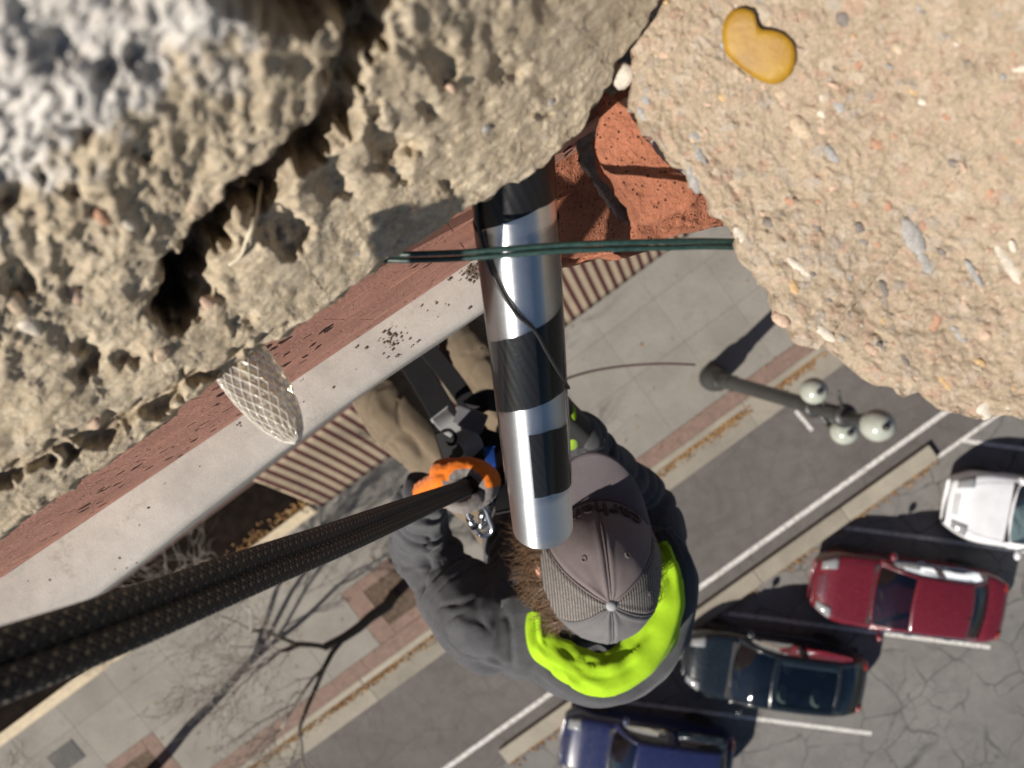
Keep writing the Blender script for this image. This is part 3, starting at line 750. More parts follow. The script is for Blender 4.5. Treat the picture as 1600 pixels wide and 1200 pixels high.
# dry straw lying on the left coping
M['straw'] = plain('straw', (.62, .54, .40), .7, nz=.15, scale=60)
def surf_l(px, py, up=0):
    t = est_t(px, py, LEDGE_EDGE, (-.57, -.82)); d = left_depth(px, py, t); h, _ = left_h(px, py, t, d)
    return P(px, py, d) + Vector((.3, -.3, .9)).normalized() * ((h + up) * d / FPX)
mb = MB(); pa = [surf_l(412, 308, 22), surf_l(398, 345, 20), surf_l(385, 372, 16), surf_l(376, 397, 12), surf_l(358, 413, 6)]
mb.tube(smooth_path(pa), [.0011] * 12 + [.0008] * 13, 7)
tag(mb.build('dry_straw', M['straw']), 'bent pale dry straw lying on the porous coping stone', 'straw')

# ------------------------------------------------------------------ broken brick corner between the copings
bp = thing('brick_pier', P(1000, 300, .62), 'broken orange-red brick corner between the two copings', 'brickwork')
def rubble(name, poly, d, thick, mat, tilt=(0, 0), amp=.0016, res=.0042, label=None):
    """irregular broken brick: outline in pixels at depth d, real thickness, rough faces"""
    pts = []
    m = len(poly)
    for i in range(m):
        a, b = Vector((*poly[i], 0)), Vector((*poly[(i + 1) % m], 0)); k = max(2, int((b - a).length / 9))
        for j in range(k):
            q = a.lerp(b, j / k); e = fbm(q / 9, 3) * 2.6; nn = Vector((-(b - a).y, (b - a).x, 0)).normalized(); pts.append(q + nn * e)
    cx = sum(p.x for p in pts) / len(pts); cy = sum(p.y for p in pts) / len(pts)
    def at(x, y, dz): return P(x, y, d + (x - cx) * tilt[0] + (y - cy) * tilt[1]) + Vector((0, 0, dz))
    rings = [(k / 12, 0) for k in range(1, 13)] + [(1.005 if k < 3 else 1.03 + .0 * k, -k / 8) for k in range(1, 9)]
    n = len(pts); V = [at(cx, cy, 0)]
    for k, zz in rings:
        for q in pts:
            kk = min(k, 1) if zz == 0 else 1 + .22 * zz; x, y = cx + (q.x - cx) * kk, cy + (q.y - cy) * kk
            v = at(x, y, thick * zz)
            am = amp * (1.0 if k < 1 else 1.4)
            v += Vector((noise.noise(v * 140) * am, noise.noise(v * 140 + Vector((9, 0, 0))) * am, (fbm(v * 150, 5, 2.2, .6)) * am * 1.3 - (.0022 * (1 + noise.noise(v * 200)) if abs(k - 1) < .001 and zz == 0 else 0)))
            V.append(v)
    F = [(0, 1 + i, 1 + (i + 1) % n) for i in range(n)]
    for r in range(len(rings) - 1):
        for i in range(n): F.append((1 + r * n + i, 1 + (r + 1) * n + i, 1 + (r + 1) * n + (i + 1) % n, 1 + r * n + (i + 1) % n))
    F.append(tuple(1 + (len(rings) - 1) * n + i for i in range(n))[::-1])
    # orient the top face towards the sky
    a, b, c = V[0], V[F[0][1]], V[F[0][2]]
    if (b - a).cross(c - a).z < 0: F = [f[::-1] for f in F]
    o = obj(name, V, F, mat, bp)
    if label: o['label'] = label
    return o
rubble('brick', [(938, 143), (962, 148), (984, 172), (1010, 215), (1040, 250), (1098, 300), (1086, 322), (1050, 338), (1022, 354), (1004, 350), (996, 322), (975, 300), (962, 276), (945, 262), (932, 240), (928, 218), (936, 190)], .500, .055, M['brick_red'], (-.00008, .00016), .0011, label='big broken brick lit by the sun')
rubble('brick', [(800, 250), (880, 215), (940, 150), (990, 260), (1010, 330), (1000, 372), (930, 398), (880, 404), (812, 420)], .640, .07, M['brick_red'], (.0004, .0003), .0014)
rubble('brick', [(985, 330), (1050, 320), (1120, 296), (1150, 306), (1130, 350), (1070, 362), (1010, 380), (985, 372)], .585, .06, M['brick_red'], (.0002, .0002))
rubble('brick', [(850, 360), (912, 350), (985, 350), (1018, 372), (1012, 392), (985, 402), (955, 396), (905, 410), (870, 420)], .70, .08, M['brick_red'], (0, .0002))
rubble('mortar_bed', [(900, 212), (935, 190), (1000, 330), (1010, 352), (985, 352), (965, 340), (930, 285), (905, 250)], .588, .02, M['mortar'], (.0003, 0), .0016)

# ------------------------------------------------------------------ aluminium tube with black tape
t = NT('brushed_aluminium'); c = t.coord('UV'); n = t.noise(t.mapping(c, (3, 60, 1)), 30, 4, .6); sc_ = t.noise(t.mapping(c, (260, 6, 1)), 8, 3, .6)
t.set(col=t.ramp(n, [(.3, (.74, .75, .77)), (.7, (.92, .92, .93))]), metal=1, rough=t.ramp(t.math('ADD', n, sc_), [(.7, .30), (1.25, .42)])); t.bump(n, .05, .001); t.b.inputs['Anisotropic'].default_value = .9; t.b.inputs['Anisotropic Rotation'].default_value = .25
tg_ = t.n('ShaderNodeTangent', direction_type='UV_MAP'); t.l(tg_.outputs[0], t.b.inputs['Tangent']); M['alu'] = t.m
t = NT('black_tape'); c = t.coord('UV'); w = t.n('ShaderNodeTexWave', wave_type='BANDS', bands_direction='X'); t.l(t.mapping(c, (1, 1, 1), (0, 0, .35)), w.inputs[0]); w.inputs['Scale'].default_value = 55
t.set(col=(.010, .010, .011), rough=.38, spec=.35); t.bump(t.math('ADD', w.outputs['Fac'], t.noise(c, 300, 2)), .25, .0006); M['tape'] = t.m
t = NT('clear_film'); n_ = t.noise(t.geo(), 90, 4)
tr = t.n('ShaderNodeBsdfTransparent'); gl = t.n('ShaderNodeBsdfGlossy'); mx = t.n('ShaderNodeMixShader'); lw = t.n('ShaderNodeLayerWeight'); lw.inputs[0].default_value = .25
gl.inputs['Roughness'].default_value = .06; tr.inputs['Color'].default_value = (.93, .93, .93, 1)
t.l(lw.outputs['Fresnel'], mx.inputs[0]); t.l(tr.outputs[0], mx.inputs[1]); t.l(gl.outputs[0], mx.inputs[2]); t.l(mx.outputs[0], t.t.nodes['Material Output'].inputs[0]); M['film'] = t.m
TA = P(805, 330, .50); TB = P(848, 821, .686); TR = .0270
tax = (TB - TA).normalized(); TL = (TB - TA).length
tcam = (Vector((0, 0, HC)) - (TA + TB) / 2); te1 = (tcam - tax * tcam.dot(tax)).normalized(); te2 = tax.cross(te1)   # te1 faces the camera
if (P(830, 600, .6) - P(800, 600, .6)).dot(te2) < 0: te2 = -te2      # te2 points right in the picture
def tpt(s, th, r=TR): return TA + tax * s + (te1 * math.cos(th) + te2 * math.sin(th)) * r
tube = thing('metal_tube', TB, 'shiny aluminium tube with black tape bands hanging over the roof edge', 'tube')
def sleeve(name, s0, s1, mat, r, th0=-math.pi, th1=math.pi, n=72, m=40, parent=tube, thick=.0, label=None):
    """s0, s1: functions of the angle giving where the sleeve starts and ends"""
    V = []; U = []
    for i in range(n + 1):
        th = th0 + (th1 - th0) * i / n
        for j in range(m + 1):
            s = s0(th) + (s1(th) - s0(th)) * j / m; V.append(tpt(s, th, r)); U.append((th * TR, s))
    F = [(i * (m + 1) + j, (i + 1) * (m + 1) + j, (i + 1) * (m + 1) + j + 1, i * (m + 1) + j + 1) for i in range(n) for j in range(m)]
    a, b, c = V[0], V[F[0][1]], V[F[0][2]]
    if (b - a).cross(c - a).dot(te1 * math.cos(th0) + te2 * math.sin(th0)) < 0: F = [f[::-1] for f in F]
    o = obj(name, V, F, mat, parent, uvs=U)
    if thick: k = o.modifiers.new('t', 'SOLIDIFY'); k.thickness = thick; k.offset = -1
    if label: o['label'] = label
    return o
con = lambda x: (lambda th: x)
sleeve('pipe', con(-.30), con(TL), M['alu'], TR, m=60, thick=.0022)
def s_at(px, py):      # (distance along the tube, angle) of the surface point seen at a pixel
    best = None; r = ray(px, py); o_ = Vector((0, 0, HC)) - TA
    d_ = r - tax * r.dot(tax); w_ = o_ - tax * o_.dot(tax)
    A_ = d_.dot(d_); B_ = 2 * d_.dot(w_); C_ = w_.dot(w_) - TR * TR; D_ = B_ * B_ - 4 * A_ * C_
    t_ = (-B_ - math.sqrt(max(D_, 0))) / (2 * A_); q = o_ + r * t_
    return q.dot(tax), math.atan2(q.dot(te2), q.dot(te1))
def edge_fn(pix):      # tape edge through picked surface points
    pr = sorted(((b, a) for a, b in (s_at(*p) for p in pix)))
    return lambda th: lin([p[0] for p in pr], [p[1] for p in pr], th)
sleeve('tape_band', con(-.29), edge_fn([(741, 362), (760, 357), (800, 345), (840, 326), (868, 308)]), M['tape'], TR + .0005)
sleeve('tape_band', edge_fn([(763, 533), (790, 530), (832, 516), (862, 498), (882, 468)]), edge_fn([(777, 641), (805, 642), (840, 634), (870, 618), (887, 600)]), M['tape'], TR + .0005)
a0, a1 = s_at(830, 720)[1], s_at(893, 715)[1] + .5
sleeve('tape_patch', edge_fn([(831, 680), (860, 672), (891, 655)]), edge_fn([(832, 778), (862, 772), (893, 753)]), M['tape'], TR + .0005, a0, a1)
sleeve('clear_sleeve', con(s_at(800, 372)[0]), con(s_at(840, 790)[0]), M['film'], TR + .0013, label='clear plastic film wrapped round the tube')
# black line slantwise down the tube, added in place of a shadow edge
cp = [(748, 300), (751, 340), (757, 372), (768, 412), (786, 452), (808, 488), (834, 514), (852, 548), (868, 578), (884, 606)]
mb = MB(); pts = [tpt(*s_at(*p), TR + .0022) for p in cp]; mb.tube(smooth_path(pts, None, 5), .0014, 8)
M['shadow_line_black'] = plain('shadow_line', (.012, .012, .013), .5, nz=.2)
tag(mb.build('shadow_line', M['shadow_line_black']), 'thin black line standing in for a shadow edge slantwise down the metal tube', 'shadow line')

# ------------------------------------------------------------------ string light: green twin wire, socket, faceted clear bulb
t = NT('green_wire'); n = t.noise(t.geo(), 300, 3); t.set(col=t.ramp(n, [(.3, (.008, .030, .027)), (.75, (.030, .066, .060))]), rough=.42, spec=.5); M['green_wire'] = t.m
WD = .452
wire_px = [(300, 596, .50), (420, 500, .50), (520, 428, .485), (590, 404, .462), (640, 402, .455), (720, 399, .452), (800, 393, .450), (880, 387, .449), (960, 384, .449), (1040, 382, .452), (1110, 381, .458), (1180, 384, .468), (1260, 396, .49)]
sg = thing('string_light', P(380, 570, .5), 'green twin wire string light with a clear faceted bulb on the roof edge', 'string light')
pa = smooth_path([P(*q) for q in wire_px], None, 8)
for k in (-1, 1):
    mb = MB(); side = Vector((-.02, 1, .25)).normalized(); tw = [p + side * (.0018 * k) + Vector((0, 0, .0006 * math.sin(i * .21) * k)) for i, p in enumerate(pa)]
    mb.tube(tw, .00172, 10); mb.build('wire', M['green_wire'], sg)
t = NT('clear_plastic'); tr = t.n('ShaderNodeBsdfTransparent'); tr.inputs[0].default_value = (.93, .89, .82, 1); gl = t.n('ShaderNodeBsdfGlossy'); gl.inputs['Roughness'].default_value = .16
df = t.n('ShaderNodeBsdfDiffuse'); df.inputs[0].default_value = (.88, .82, .72, 1); m1 = t.n('ShaderNodeMixShader'); m1.inputs[0].default_value = .42; m2 = t.n('ShaderNodeMixShader'); m2.inputs[0].default_value = .16
t.l(gl.outputs[0], m1.inputs[2]); t.l(tr.outputs[0], m1.inputs[1]); t.l(m1.outputs[0], m2.inputs[1]); t.l(df.outputs[0], m2.inputs[2]); t.l(m2.outputs[0], t.t.nodes['Material Output'].inputs[0]); M['clear'] = t.m
M['ridge'] = plain('clear_plastic_ridge', (.86, .81, .72), .12, nz=.03, spec=.9)
B0 = P(366, 552, .468); B1 = P(466, 690, .462); bax = (B1 - B0); BL = bax.length; bax.normalize()
tc = Vector((0, 0, HC)) - B0; be1 = (tc - bax * tc.dot(bax)).normalized(); be2 = bax.cross(be1)
def bulb_prof(q): return .0192 * (1 - max(0, (q - .12) / .88) ** 2.1) ** .62 * (1 - .10 * (1 - q))
nA, nB = 18, 13; V = []; F = []
for j in range(nB + 1):
    q = j / nB; r = max(bulb_prof(q * .985), .0022)
    for i in range(nA):
        th = 2 * math.pi * (i + .5 * (j % 2)) / nA
        V.append(B0 + bax * (q * BL) + (be1 * math.cos(th) + be2 * math.sin(th)) * r)
lat = lambda j, i: j * nA + i % nA
for j in range(0, nB - 1):
    for i in range(nA):
        # diamond: (j,i) top, (j+1) left/right, (j+2) bottom, raised centre
        if j % 2: l, r_ = lat(j + 1, i), lat(j + 1, i + 1)
        else: l, r_ = lat(j + 1, i - 1), lat(j + 1, i)
        tp, bt = lat(j, i), lat(j + 2, i)
        c = (V[tp] + V[bt] + V[l] + V[r_]) / 4; q = (c - B0).dot(bax); rad = c - B0 - bax * q
        V.append(c + rad.normalized() * -.0026); ci = len(V) - 1
        F += [(tp, ci, l), (l, ci, bt), (bt, ci, r_), (r_, ci, tp)]
F.append(tuple(lat(nB, i) for i in range(nA))); F.append(tuple(lat(0, i) for i in range(nA))[::-1])
for i in range(nA): F.append((lat(0, i), lat(1, i - 1) if 0 else lat(1, i), lat(0, i + 1))); F.append((lat(nB, i), lat(nB - 1, i + 1), lat(nB, i + 1)) if nB % 2 == 0 else (lat(nB, i), lat(nB - 1, i + 1), lat(nB, i + 1)))
me = obj('bulb', V, F, M['clear'], sg, smooth=False)
bm = bmesh.new(); bm.from_mesh(me.data); bmesh.ops.recalc_face_normals(bm, faces=bm.faces[:]); bm.to_mesh(me.data); bm.free(); me['label'] = 'clear faceted bulb'
mb = MB()
for k in (-1, 1):
    for i in range(nA):
        pts = []
        for j in range(nB + 1):
            q = j / nB; th = 2 * math.pi * (i + k * .5 * j) / nA; r = max(bulb_prof(q * .985), .0022)
            pts.append(B0 + bax * (q * BL) + (be1 * math.cos(th) + be2 * math.sin(th)) * r)
        mb.tube(pts, .00024, 5, False)
mb.build('facet_ridge', M['ridge'], me)
mb = MB(); mb.tube([B0 - bax * .032, B0 - bax * .004, B0 + bax * .001], [.0125, .0135, .0145], 20); mb.build('socket', M['green_wire'], sg)
mb = MB(); mb.tube([B0 + bax * .001, B0 + bax * .012, B0 + bax * .018], [.0045, .0045, .002], 12); M['led'] = plain('led_chip', (.75, .68, .45), .4, nz=.05); mb.build('light_emitting_diode', M['led'], sg)

# ------------------------------------------------------------------ climbing ropes running down to the worker's hand
def m_rope():
    t = NT('black_braided_rope'); c = t.coord('UV')
    x = t.n('ShaderNodeSeparateXYZ'); t.l(c, x.inputs[0])
    u = t.math('MULTIPLY', x.outputs[0], 20.0); v = t.math('MULTIPLY', x.outputs[1], 20.0 / .047)
    a = t.math('ADD', u, v); b = t.math('SUBTRACT', u, v)
    fa = t.math('ABSOLUTE', t.math('SUBTRACT', t.math('FRACT', t.math('MULTIPLY', a, .5)), .5)); fb = t.math('ABSOLUTE', t.math('SUBTRACT', t.math('FRACT', t.math('MULTIPLY', b, .5)), .5))
    hgt = t.math('MULTIPLY', t.math('SUBTRACT', 1.0, t.math('MULTIPLY', fa, 2.0)), t.math('SUBTRACT', 1.0, t.math('MULTIPLY', fb, 2.0)))
    # pale tracer yarn: a fleck in every second stitch
    fu = t.math('FRACT', t.math('MULTIPLY', a, .25)); fv = t.math('FRACT', t.math('MULTIPLY', b, .25))
    k = t.math('MULTIPLY', t.math('LESS_THAN', t.math('ABSOLUTE', t.math('SUBTRACT', fu, .5)), .13), t.math('LESS_THAN', t.math('ABSOLUTE', t.math('SUBTRACT', fv, .5)), .20))
    n = t.noise(t.geo(), 130, 4)
    col = t.mix(k, t.ramp(n, [(.3, (.012, .010, .009)), (.7, (.030, .023, .018))]), (.20, .165, .11))
    t.set(col=col, rough=.72, spec=.3, sheen=.1); t.bump(hgt, .8, .0025); return t.m
M['rope'] = m_rope()
rope_c = [(-420, 1170, .235), (-150, 1090, .275), (0, 1040, .305), (130, 994, .345), (260, 945, .405), (400, 890, .50), (520, 845, .63), (620, 805, .82), (690, 777, 1.10), (730, 762, 1.30)]
def rope_path(off, sag=0):
    P0 = [P(*q) for q in rope_c]; out = []
    for i, p in enumerate(P0):
        t = (P0[min(i + 1, len(P0) - 1)] - P0[max(i - 1, 0)]).normalized(); cdir = (Vector((0, 0, HC)) - p).normalized()
        side = t.cross(cdir).normalized(); f = 1.0
        out.append(p + side * off[0] * f + cdir * off[1] * f)
    return smooth_path(out, None, 10)
GRIP = P(733, 762, 1.32)
tail = [P(742, 768, 1.40), P(752, 780, 1.48), P(757, 796, 1.55)]
for off, lab in (((-.0078, 0), 'upper black braided climbing rope running down to the gloved hand'), ((.0075, .001), 'lower black braided climbing rope running down to the gloved hand'), ((.0005, -.012), 'third black rope tucked behind the two upper ropes')):
    mb = MB(); pth = rope_path(off); mb.tube(pth + smooth_path([pth[-1]] + [q + Vector((off[0], 0, 0)) for q in tail], None, 5)[1:], .0073, 20)
    tag(mb.build('climbing_rope', M['rope'], uv=True), lab, 'rope', 'climbing ropes')

# ------------------------------------------------------------------ the worker hanging on the ropes
wk = thing('person', P(848, 800, 2.2), 'rope access worker in grey cap and hoodie with neon collar, holding black ropes', 'person')
def m_fabric(name, col, weave=900, nz=.18, rough=.95, bump=.3, sheen=.15):
    t = NT(name); g = t.geo(); a = t.noise(g, 26, 5, .65); f = t.noise(g, weave, 3, .7)
    c = t.ramp(a, [(.28, tuple(x * (1 - nz) for x in col)), (.72, tuple(min(1, x * (1 + nz)) for x in col))])
    c = t.mix(.5, c, t.ramp(f, [(.3, .25), (.7, .75)]), 'OVERLAY')
    t.set(col=c, rough=rough, spec=.15, sheen=sheen); t.bump(f, bump, .0015); return t.m
M['hoodie'] = m_fabric('grey_fleece', (.078, .079, .086), 520, .2, bump=.45)
M['khaki'] = m_fabric('khaki_cotton', (.17, .132, .092), 900, .12)
M['neon'] = m_fabric('neon_fabric', (.36, .60, .020), 800, .12, .85, .2, .05)
M['skin'] = m_fabric('skin', (.56, .30, .22), 400, .12, .55, .1, 0)
M['glove_orange'] = m_fabric('orange_knit', (.80, .20, .022), 700, .12)
M['glove_grey'] = m_fabric('grey_latex', (.20, .18, .17), 500, .2, .6)
M['black_web'] = m_fabric('black_webbing', (.012, .012, .014), 900, .2, .7)
M['grey_web'] = m_fabric('grey_webbing', (.33, .34, .35), 900, .12, .8)
M['blue_web'] = m_fabric('blue_webbing', (.015, .085, .42), 900, .12, .7)
M['boot'] = plain('boot_leather', (.05, .035, .025), .6, nz=.2, scale=40)
M['steel'] = plain('polished_steel', (.72, .73, .75), .22, 1, .06, 60)
X, Y, Z = Vector((1, 0, 0)), Vector((0, 1, 0)), Vector((0, 0, 1))
J = dict(pel=(846, 800, 2.00), bel=(862, 860, 1.82), che=(885, 935, 1.60), neck=(920, 940, 1.46), head=(934, 905, 1.33),
         lsh=(752, 975, 1.54), lel=(660, 856, 1.68), lwr=(650, 782, 1.46), lha=(705, 768, 1.36),
         rsh=(1012, 935, 1.54), rel=(1010, 795, 1.62), rwr=(905, 680, 1.42), rha=(850, 630, 1.28),
         lhip=(795, 795, 2.03), lkn=(604, 628, 1.90), lan=(640, 505, 2.28), rhip=(860, 760, 2.03), rkn=(738, 548, 1.98), ran=(715, 455, 2.40), bak=(915, 990, 1.60))
J = {k: P(*v) for k, v in J.items()}
# head frame
HF = Vector((-.10, .985, .15)).normalized(); HR = Vector((1, .10, 0)); HR = (HR - HF * HR.dot(HF)).normalized(); HU = HR.cross(HF)
CC = P(938, 884, 1.275)                       # centre of the cap's rim
def hp(r, f, u): return CC + HR * r + HF * f + HU * u
# body: one continuous skin (head, neck, trunk, arms, hands, legs)
mb = MB()
mb.ell(hp(0, -.005, -.005), HR * .076, HF * .097, HU * .105, 18, 12)
mb.ell(hp(0, .035, -.075), HR * .058, HF * .062, HU * .075); mb.ell(hp(0, .055, -.115), HR * .035, HF * .035, HU * .03)      # jaw, chin
mb.ell(hp(0, .098, -.055), HR * .014, HF * .022, HU * .026)                                                                    # nose
for k in (-1, 1):
    mb.ell(hp(k * .079, -.012, -.045), HR * .012, HF * .020, HU * .032)                                                        # ears
mb.limb([hp(0, .0, -.09), J['neck'], J['che'], J['bel'], J['pel']], [.040, .042, .11, .12, .12])
for a, b, c, d in (('lsh', 'lel', 'lwr', 'lha'), ('rsh', 'rel', 'rwr', 'rha')):
    mb.limb([J['che'].lerp(J[a], .5), J[a], J[b], J[c], J[d]], [.07, .055, .040, .028, .030])
for a, b, c in (('lhip', 'lkn', 'lan'), ('rhip', 'rkn', 'ran')): mb.limb([J['pel'], J[a], J[b], J[c]], [.09, .07, .045, .035])
# right hand on the tube: fingers
for i in range(4):
    q = J['rha'] + X * (.005 - .02 * i * .2) + Vector((-.01, .03, .03 - .018 * i)); mb.limb([J['rha'], q, q + Vector((-.035, .005, .0)), q + Vector((-.045, -.03, 0))], [.012, .010, .009, .008], 10)
V, N, F = remesh(mb, .007, 3); obj('body', V, F, M['skin'], wk)

def folds(V, N, axes, amp, f_al=30, f_ar=10, seed=0, fine=.25, skip=None):
    """cloth folds running across each limb axis"""
    out = []
    for v, n in zip(V, N):
        best = None
        for a, b in axes:
            ab = b - a; t = max(0, min(1, (v - a).dot(ab) / ab.length_squared)); q = a + ab * t; dd = (v - q).length
            if best is None or dd < best[0]: best = (dd, a, ab, t, v - q)
        dd, a, ab, t, r = best; s = t * ab.length; e = ab.normalized()
        w = Vector((r.x * f_ar, r.y * f_ar, r.z * f_ar)) + e * (s * f_al) + a * 7 + Vector((seed, 0, 0))
        w += Vector(noise.noise_vector(v * 7 + Vector((seed, 4, 0)))) * .55
        n1 = noise.noise(w); n2 = noise.noise(w * 1.9 + Vector((5, 5, 5)))
        h = n1 * .9 - 1.15 * math.exp(-(n1 / .10) ** 2) + fine * n2 - .5 * math.exp(-(n2 / .08) ** 2)
        out.append(v + n * (h * amp))
    return out
# hoodie
mb = MB()
mb.limb([J['pel'].lerp(J['bel'], .3), J['bel'], J['che'], J['neck'].lerp(J['che'], .45)], [.165, .165, .165, .10])
mb.limb([J['lsh'], J['che'], J['rsh']], [.085, .135, .085]); mb.limb([J['lsh'] + Vector((.02, -.02, -.01)), J['bak'], J['rsh'] + Vector((-.01, -.03, -.01))], [.085, .105, .085])
mb.limb([J['lsh'], J['lsh'].lerp(J['lel'], .5), J['lel'], J['lel'].lerp(J['lwr'], .5), J['lwr'] + Vector((.006, .004, .012))], [.088, .080, .070, .064, .053])
mb.limb([J['rsh'], J['rsh'].lerp(J['rel'], .5), J['rel'], J['rel'].lerp(J['rwr'], .5), J['rwr']], [.088, .080, .066, .056, .044])
V, N, F = remesh(mb, .0048, 6)
AX = [(J['lsh'], J['lel']), (J['lel'], J['lwr']), (J['rsh'], J['rel']), (J['rel'], J['rwr']), (J['che'], J['bel']), (J['lsh'], J['che']), (J['che'], J['rsh'])]
V = folds(V, N, AX, .0098, 10, 2.6, 3, .25)
obj('hoodie', V, F, M['hoodie'], wk)
# trousers
mb = MB()
mb.limb([J['lhip'], J['lhip'].lerp(J['lkn'], .5), J['lkn'], J['lkn'].lerp(J['lan'], .5), J['lan']], [.115, .098, .082, .075, .07]); mb.limb([J['rhip'], J['rhip'].lerp(J['rkn'], .5), J['rkn'], J['rkn'].lerp(J['ran'], .5), J['ran']], [.115, .095, .080, .075, .07])
mb.limb([J['lhip'], J['pel'], J['rhip'], J['pel'].lerp(J['bel'], .5)], [.12, .145, .12, .14])
V, N, F = remesh(mb, .0055, 6)
V = folds(V, N, [(J['lhip'], J['lkn']), (J['lkn'], J['lan']), (J['rhip'], J['rkn']), (J['rkn'], J['ran'])], .0075, 2.5, 4.5, 9, .15)
obj('trousers', V, F, M['khaki'], wk)
for a, k in (('lan', 'lkn'), ('ran', 'rkn')):
    mb = MB(); q = J[a]; mb.limb([q + Vector((.03, -.03, .02)), q + Vector((-.04, .05, -.03)), q + Vector((-.10, .14, -.01))], [.055, .052, .045]); V, N, F = remesh(mb, .012, 3); obj('boot', V, F, M['boot'], wk)
# neon hood lining folded round the neck with a grey rim
def hood(name, pts, rad, mat, amp, seed, flat):
    P2, R2 = smooth_path([P(*p) for p in pts], rad, 10)
    m = MB(); m.tube(P2, R2, 26, flat=flat, flat_dir=Vector((0, 0, 1)))
    V = []
    for i, v in enumerate(m.V):
        q = P2[i // 26]; r = (v - q); u = (i // 26) * .05
        th_ = 2 * math.pi * (i % 26) / 26; f_ = noise.noise(Vector((u * 1.1, math.cos(th_) * 2.6 + seed, math.sin(th_) * 2.6))); f2 = noise.noise(Vector((u * 4.0, math.cos(th_) * 3 + seed, 9)))
        V.append(v + r.normalized() * amp * (f_ * 1.6 - .9 * math.exp(-(f_ / .09) ** 2) + f2 * .75) if r.length > 1e-6 else v)
    return obj(name, V, m.F, mat, wk)
hood('hood', [(800, 930, 1.50), (818, 985, 1.50), (870, 1040, 1.51), (945, 1064, 1.51), (1015, 1022, 1.50), (1050, 945, 1.49), (1052, 880, 1.48), (1030, 830, 1.50)], [.03, .042, .050, .052, .050, .044, .036, .022], M['hoodie'], .006, 2, .55)
hood('hood_lining', [(838, 955, 1.455), (845, 1000, 1.445), (888, 1036, 1.435), (945, 1052, 1.43), (1002, 1018, 1.43), (1036, 950, 1.43), (1042, 888, 1.435), (1030, 850, 1.46)], [.010, .024, .034, .040, .040, .034, .026, .012], M['neon'], .0088, 7, .62)
hm = smooth_path([P(*p) for p in [(824, 968, 1.462), (838, 1010, 1.458), (884, 1054, 1.452), (946, 1076, 1.448), (1014, 1036, 1.446), (1052, 956, 1.444), (1054, 886, 1.446)]], None, 8)
mb = MB(); mb.tube(hm, .0042, 8); mb.build('hood_hem', M['neon'], wk)
# hair: brown strands at the side and nape
def m_hair():
    t = NT('brown_hair'); c = t.noise(t.geo(), 120, 3); t.set(col=t.ramp(c, [(.3, (.085, .048, .026)), (.7, (.28, .175, .10))]), rough=.45, spec=.4); return t.m
M['hair'] = m_hair(); mb = MB(); rh = random.Random(3)
mb.ell(hp(0, -.030, -.06), HR * .090, HF * .094, HU * .10, 20, 12); mb.ell(hp(0, -.075, -.09), HR * .075, HF * .055, HU * .09, 20, 12)
for i in range(5200):
    a = rh.uniform(-2.1, 1.35)                # azimuth from the back of the head, negative = picture left
    base = hp(math.sin(a) * .088, -math.cos(a) * .108 - .002, rh.uniform(-.045, .012)); outd = (HR * math.sin(a) - HF * math.cos(a)).normalized(); tg = HU.cross(outd)
    ln = rh.uniform(.05, .11); ph = rh.uniform(0, 6.3); p = base; pts = [p]; cl = int(a * 9); wv = math.sin(cl * 2.3) * .5
    d = (outd * rh.uniform(.10, .45) - HU * .55 + tg * (wv + rh.gauss(0, .18)) * (1 if a > -1 else .6) - HF * .25).normalized()
    if rh.random() < .45 and a < -.7: d = (outd * rh.uniform(.5, 1.1) - HU * .35 - HF * rh.uniform(.1, .7) + tg * rh.gauss(0, .25)).normalized(); ln *= 1.05
    for k in range(7):
        p = p + d * ln / 7; pts.append(p); d = (d + outd * .30 * math.sin(k * 1.2 + cl) - outd * .10 + tg * .35 * math.cos(k * 1.2 + cl * 1.7 + ph * .15) - HU * .06).normalized()
    mb.tube(pts, [.0004, .00045, .00045, .0004, .0004, .00035, .0003, .0001], 3, False)
mb.build('hair', M['hair'], wk)
mb = MB(); mb.ell(hp(-.094, -.006, -.035), HR * .011, HF * .022, HU * .034, 14, 10); mb.ell(hp(-.101, -.002, -.020), HR * .008, HF * .018, HU * .02, 12, 8); mb.build('ear', M['skin'], wk)['label'] = 'pink ear below the cap'
# cap
M['cap_front'] = m_fabric('cap_brown_grey_cotton', (.185, .155, .155), 1100, .10, .9, .2, .05)
M['cap_bill'] = m_fabric('cap_bill_cotton', (.130, .112, .120), 1100, .10, .9, .2, .05)
M['cap_back'] = m_fabric('cap_grey_cotton', (.150, .146, .148), 1100, .12, .9, .25, .05)
t = NT('cap_mesh'); c = t.coord('UV'); w = t.n('ShaderNodeTexWave', wave_type='BANDS', bands_direction='X'); t.l(c, w.inputs[0]); w.inputs['Scale'].default_value = 78; w.inputs['Distortion'].default_value = .6; w.inputs['Detail Scale'].default_value = 6
n = t.noise(c, 240, 3); t.set(col=t.mix(t.math('MULTIPLY', w.outputs['Fac'], t.ramp(n, [(.25, .4), (.6, 1)])), (.055, .050, .052), (.30, .275, .25)), rough=.85, spec=.2); t.bump(w.outputs['Fac'], .5, .002); M['cap_mesh'] = t.m
cap = bpy.data.objects.new('cap', None); COL.objects.link(cap); cap.parent = wk; cap['label'] = 'faded grey-brown baseball cap'
CA, CB, CH = .097, .114, .128
def dome(th, q, off=0):                       # th from straight ahead, q 0 rim .. 1 crown
    ph = q * math.pi / 2; e = .82
    cr_ = math.cos(ph) ** e if q < .9999 else 0; hh = math.sin(ph) ** 1.0
    bulge = 1 + .05 * max(0, math.cos(th)) * math.sin(ph * 2)
    return hp((CA + off) * math.sin(th) * cr_ * bulge, (CB + off) * math.cos(th) * cr_ * bulge, (CH + off) * hh - .010 * math.cos(th) * 0)
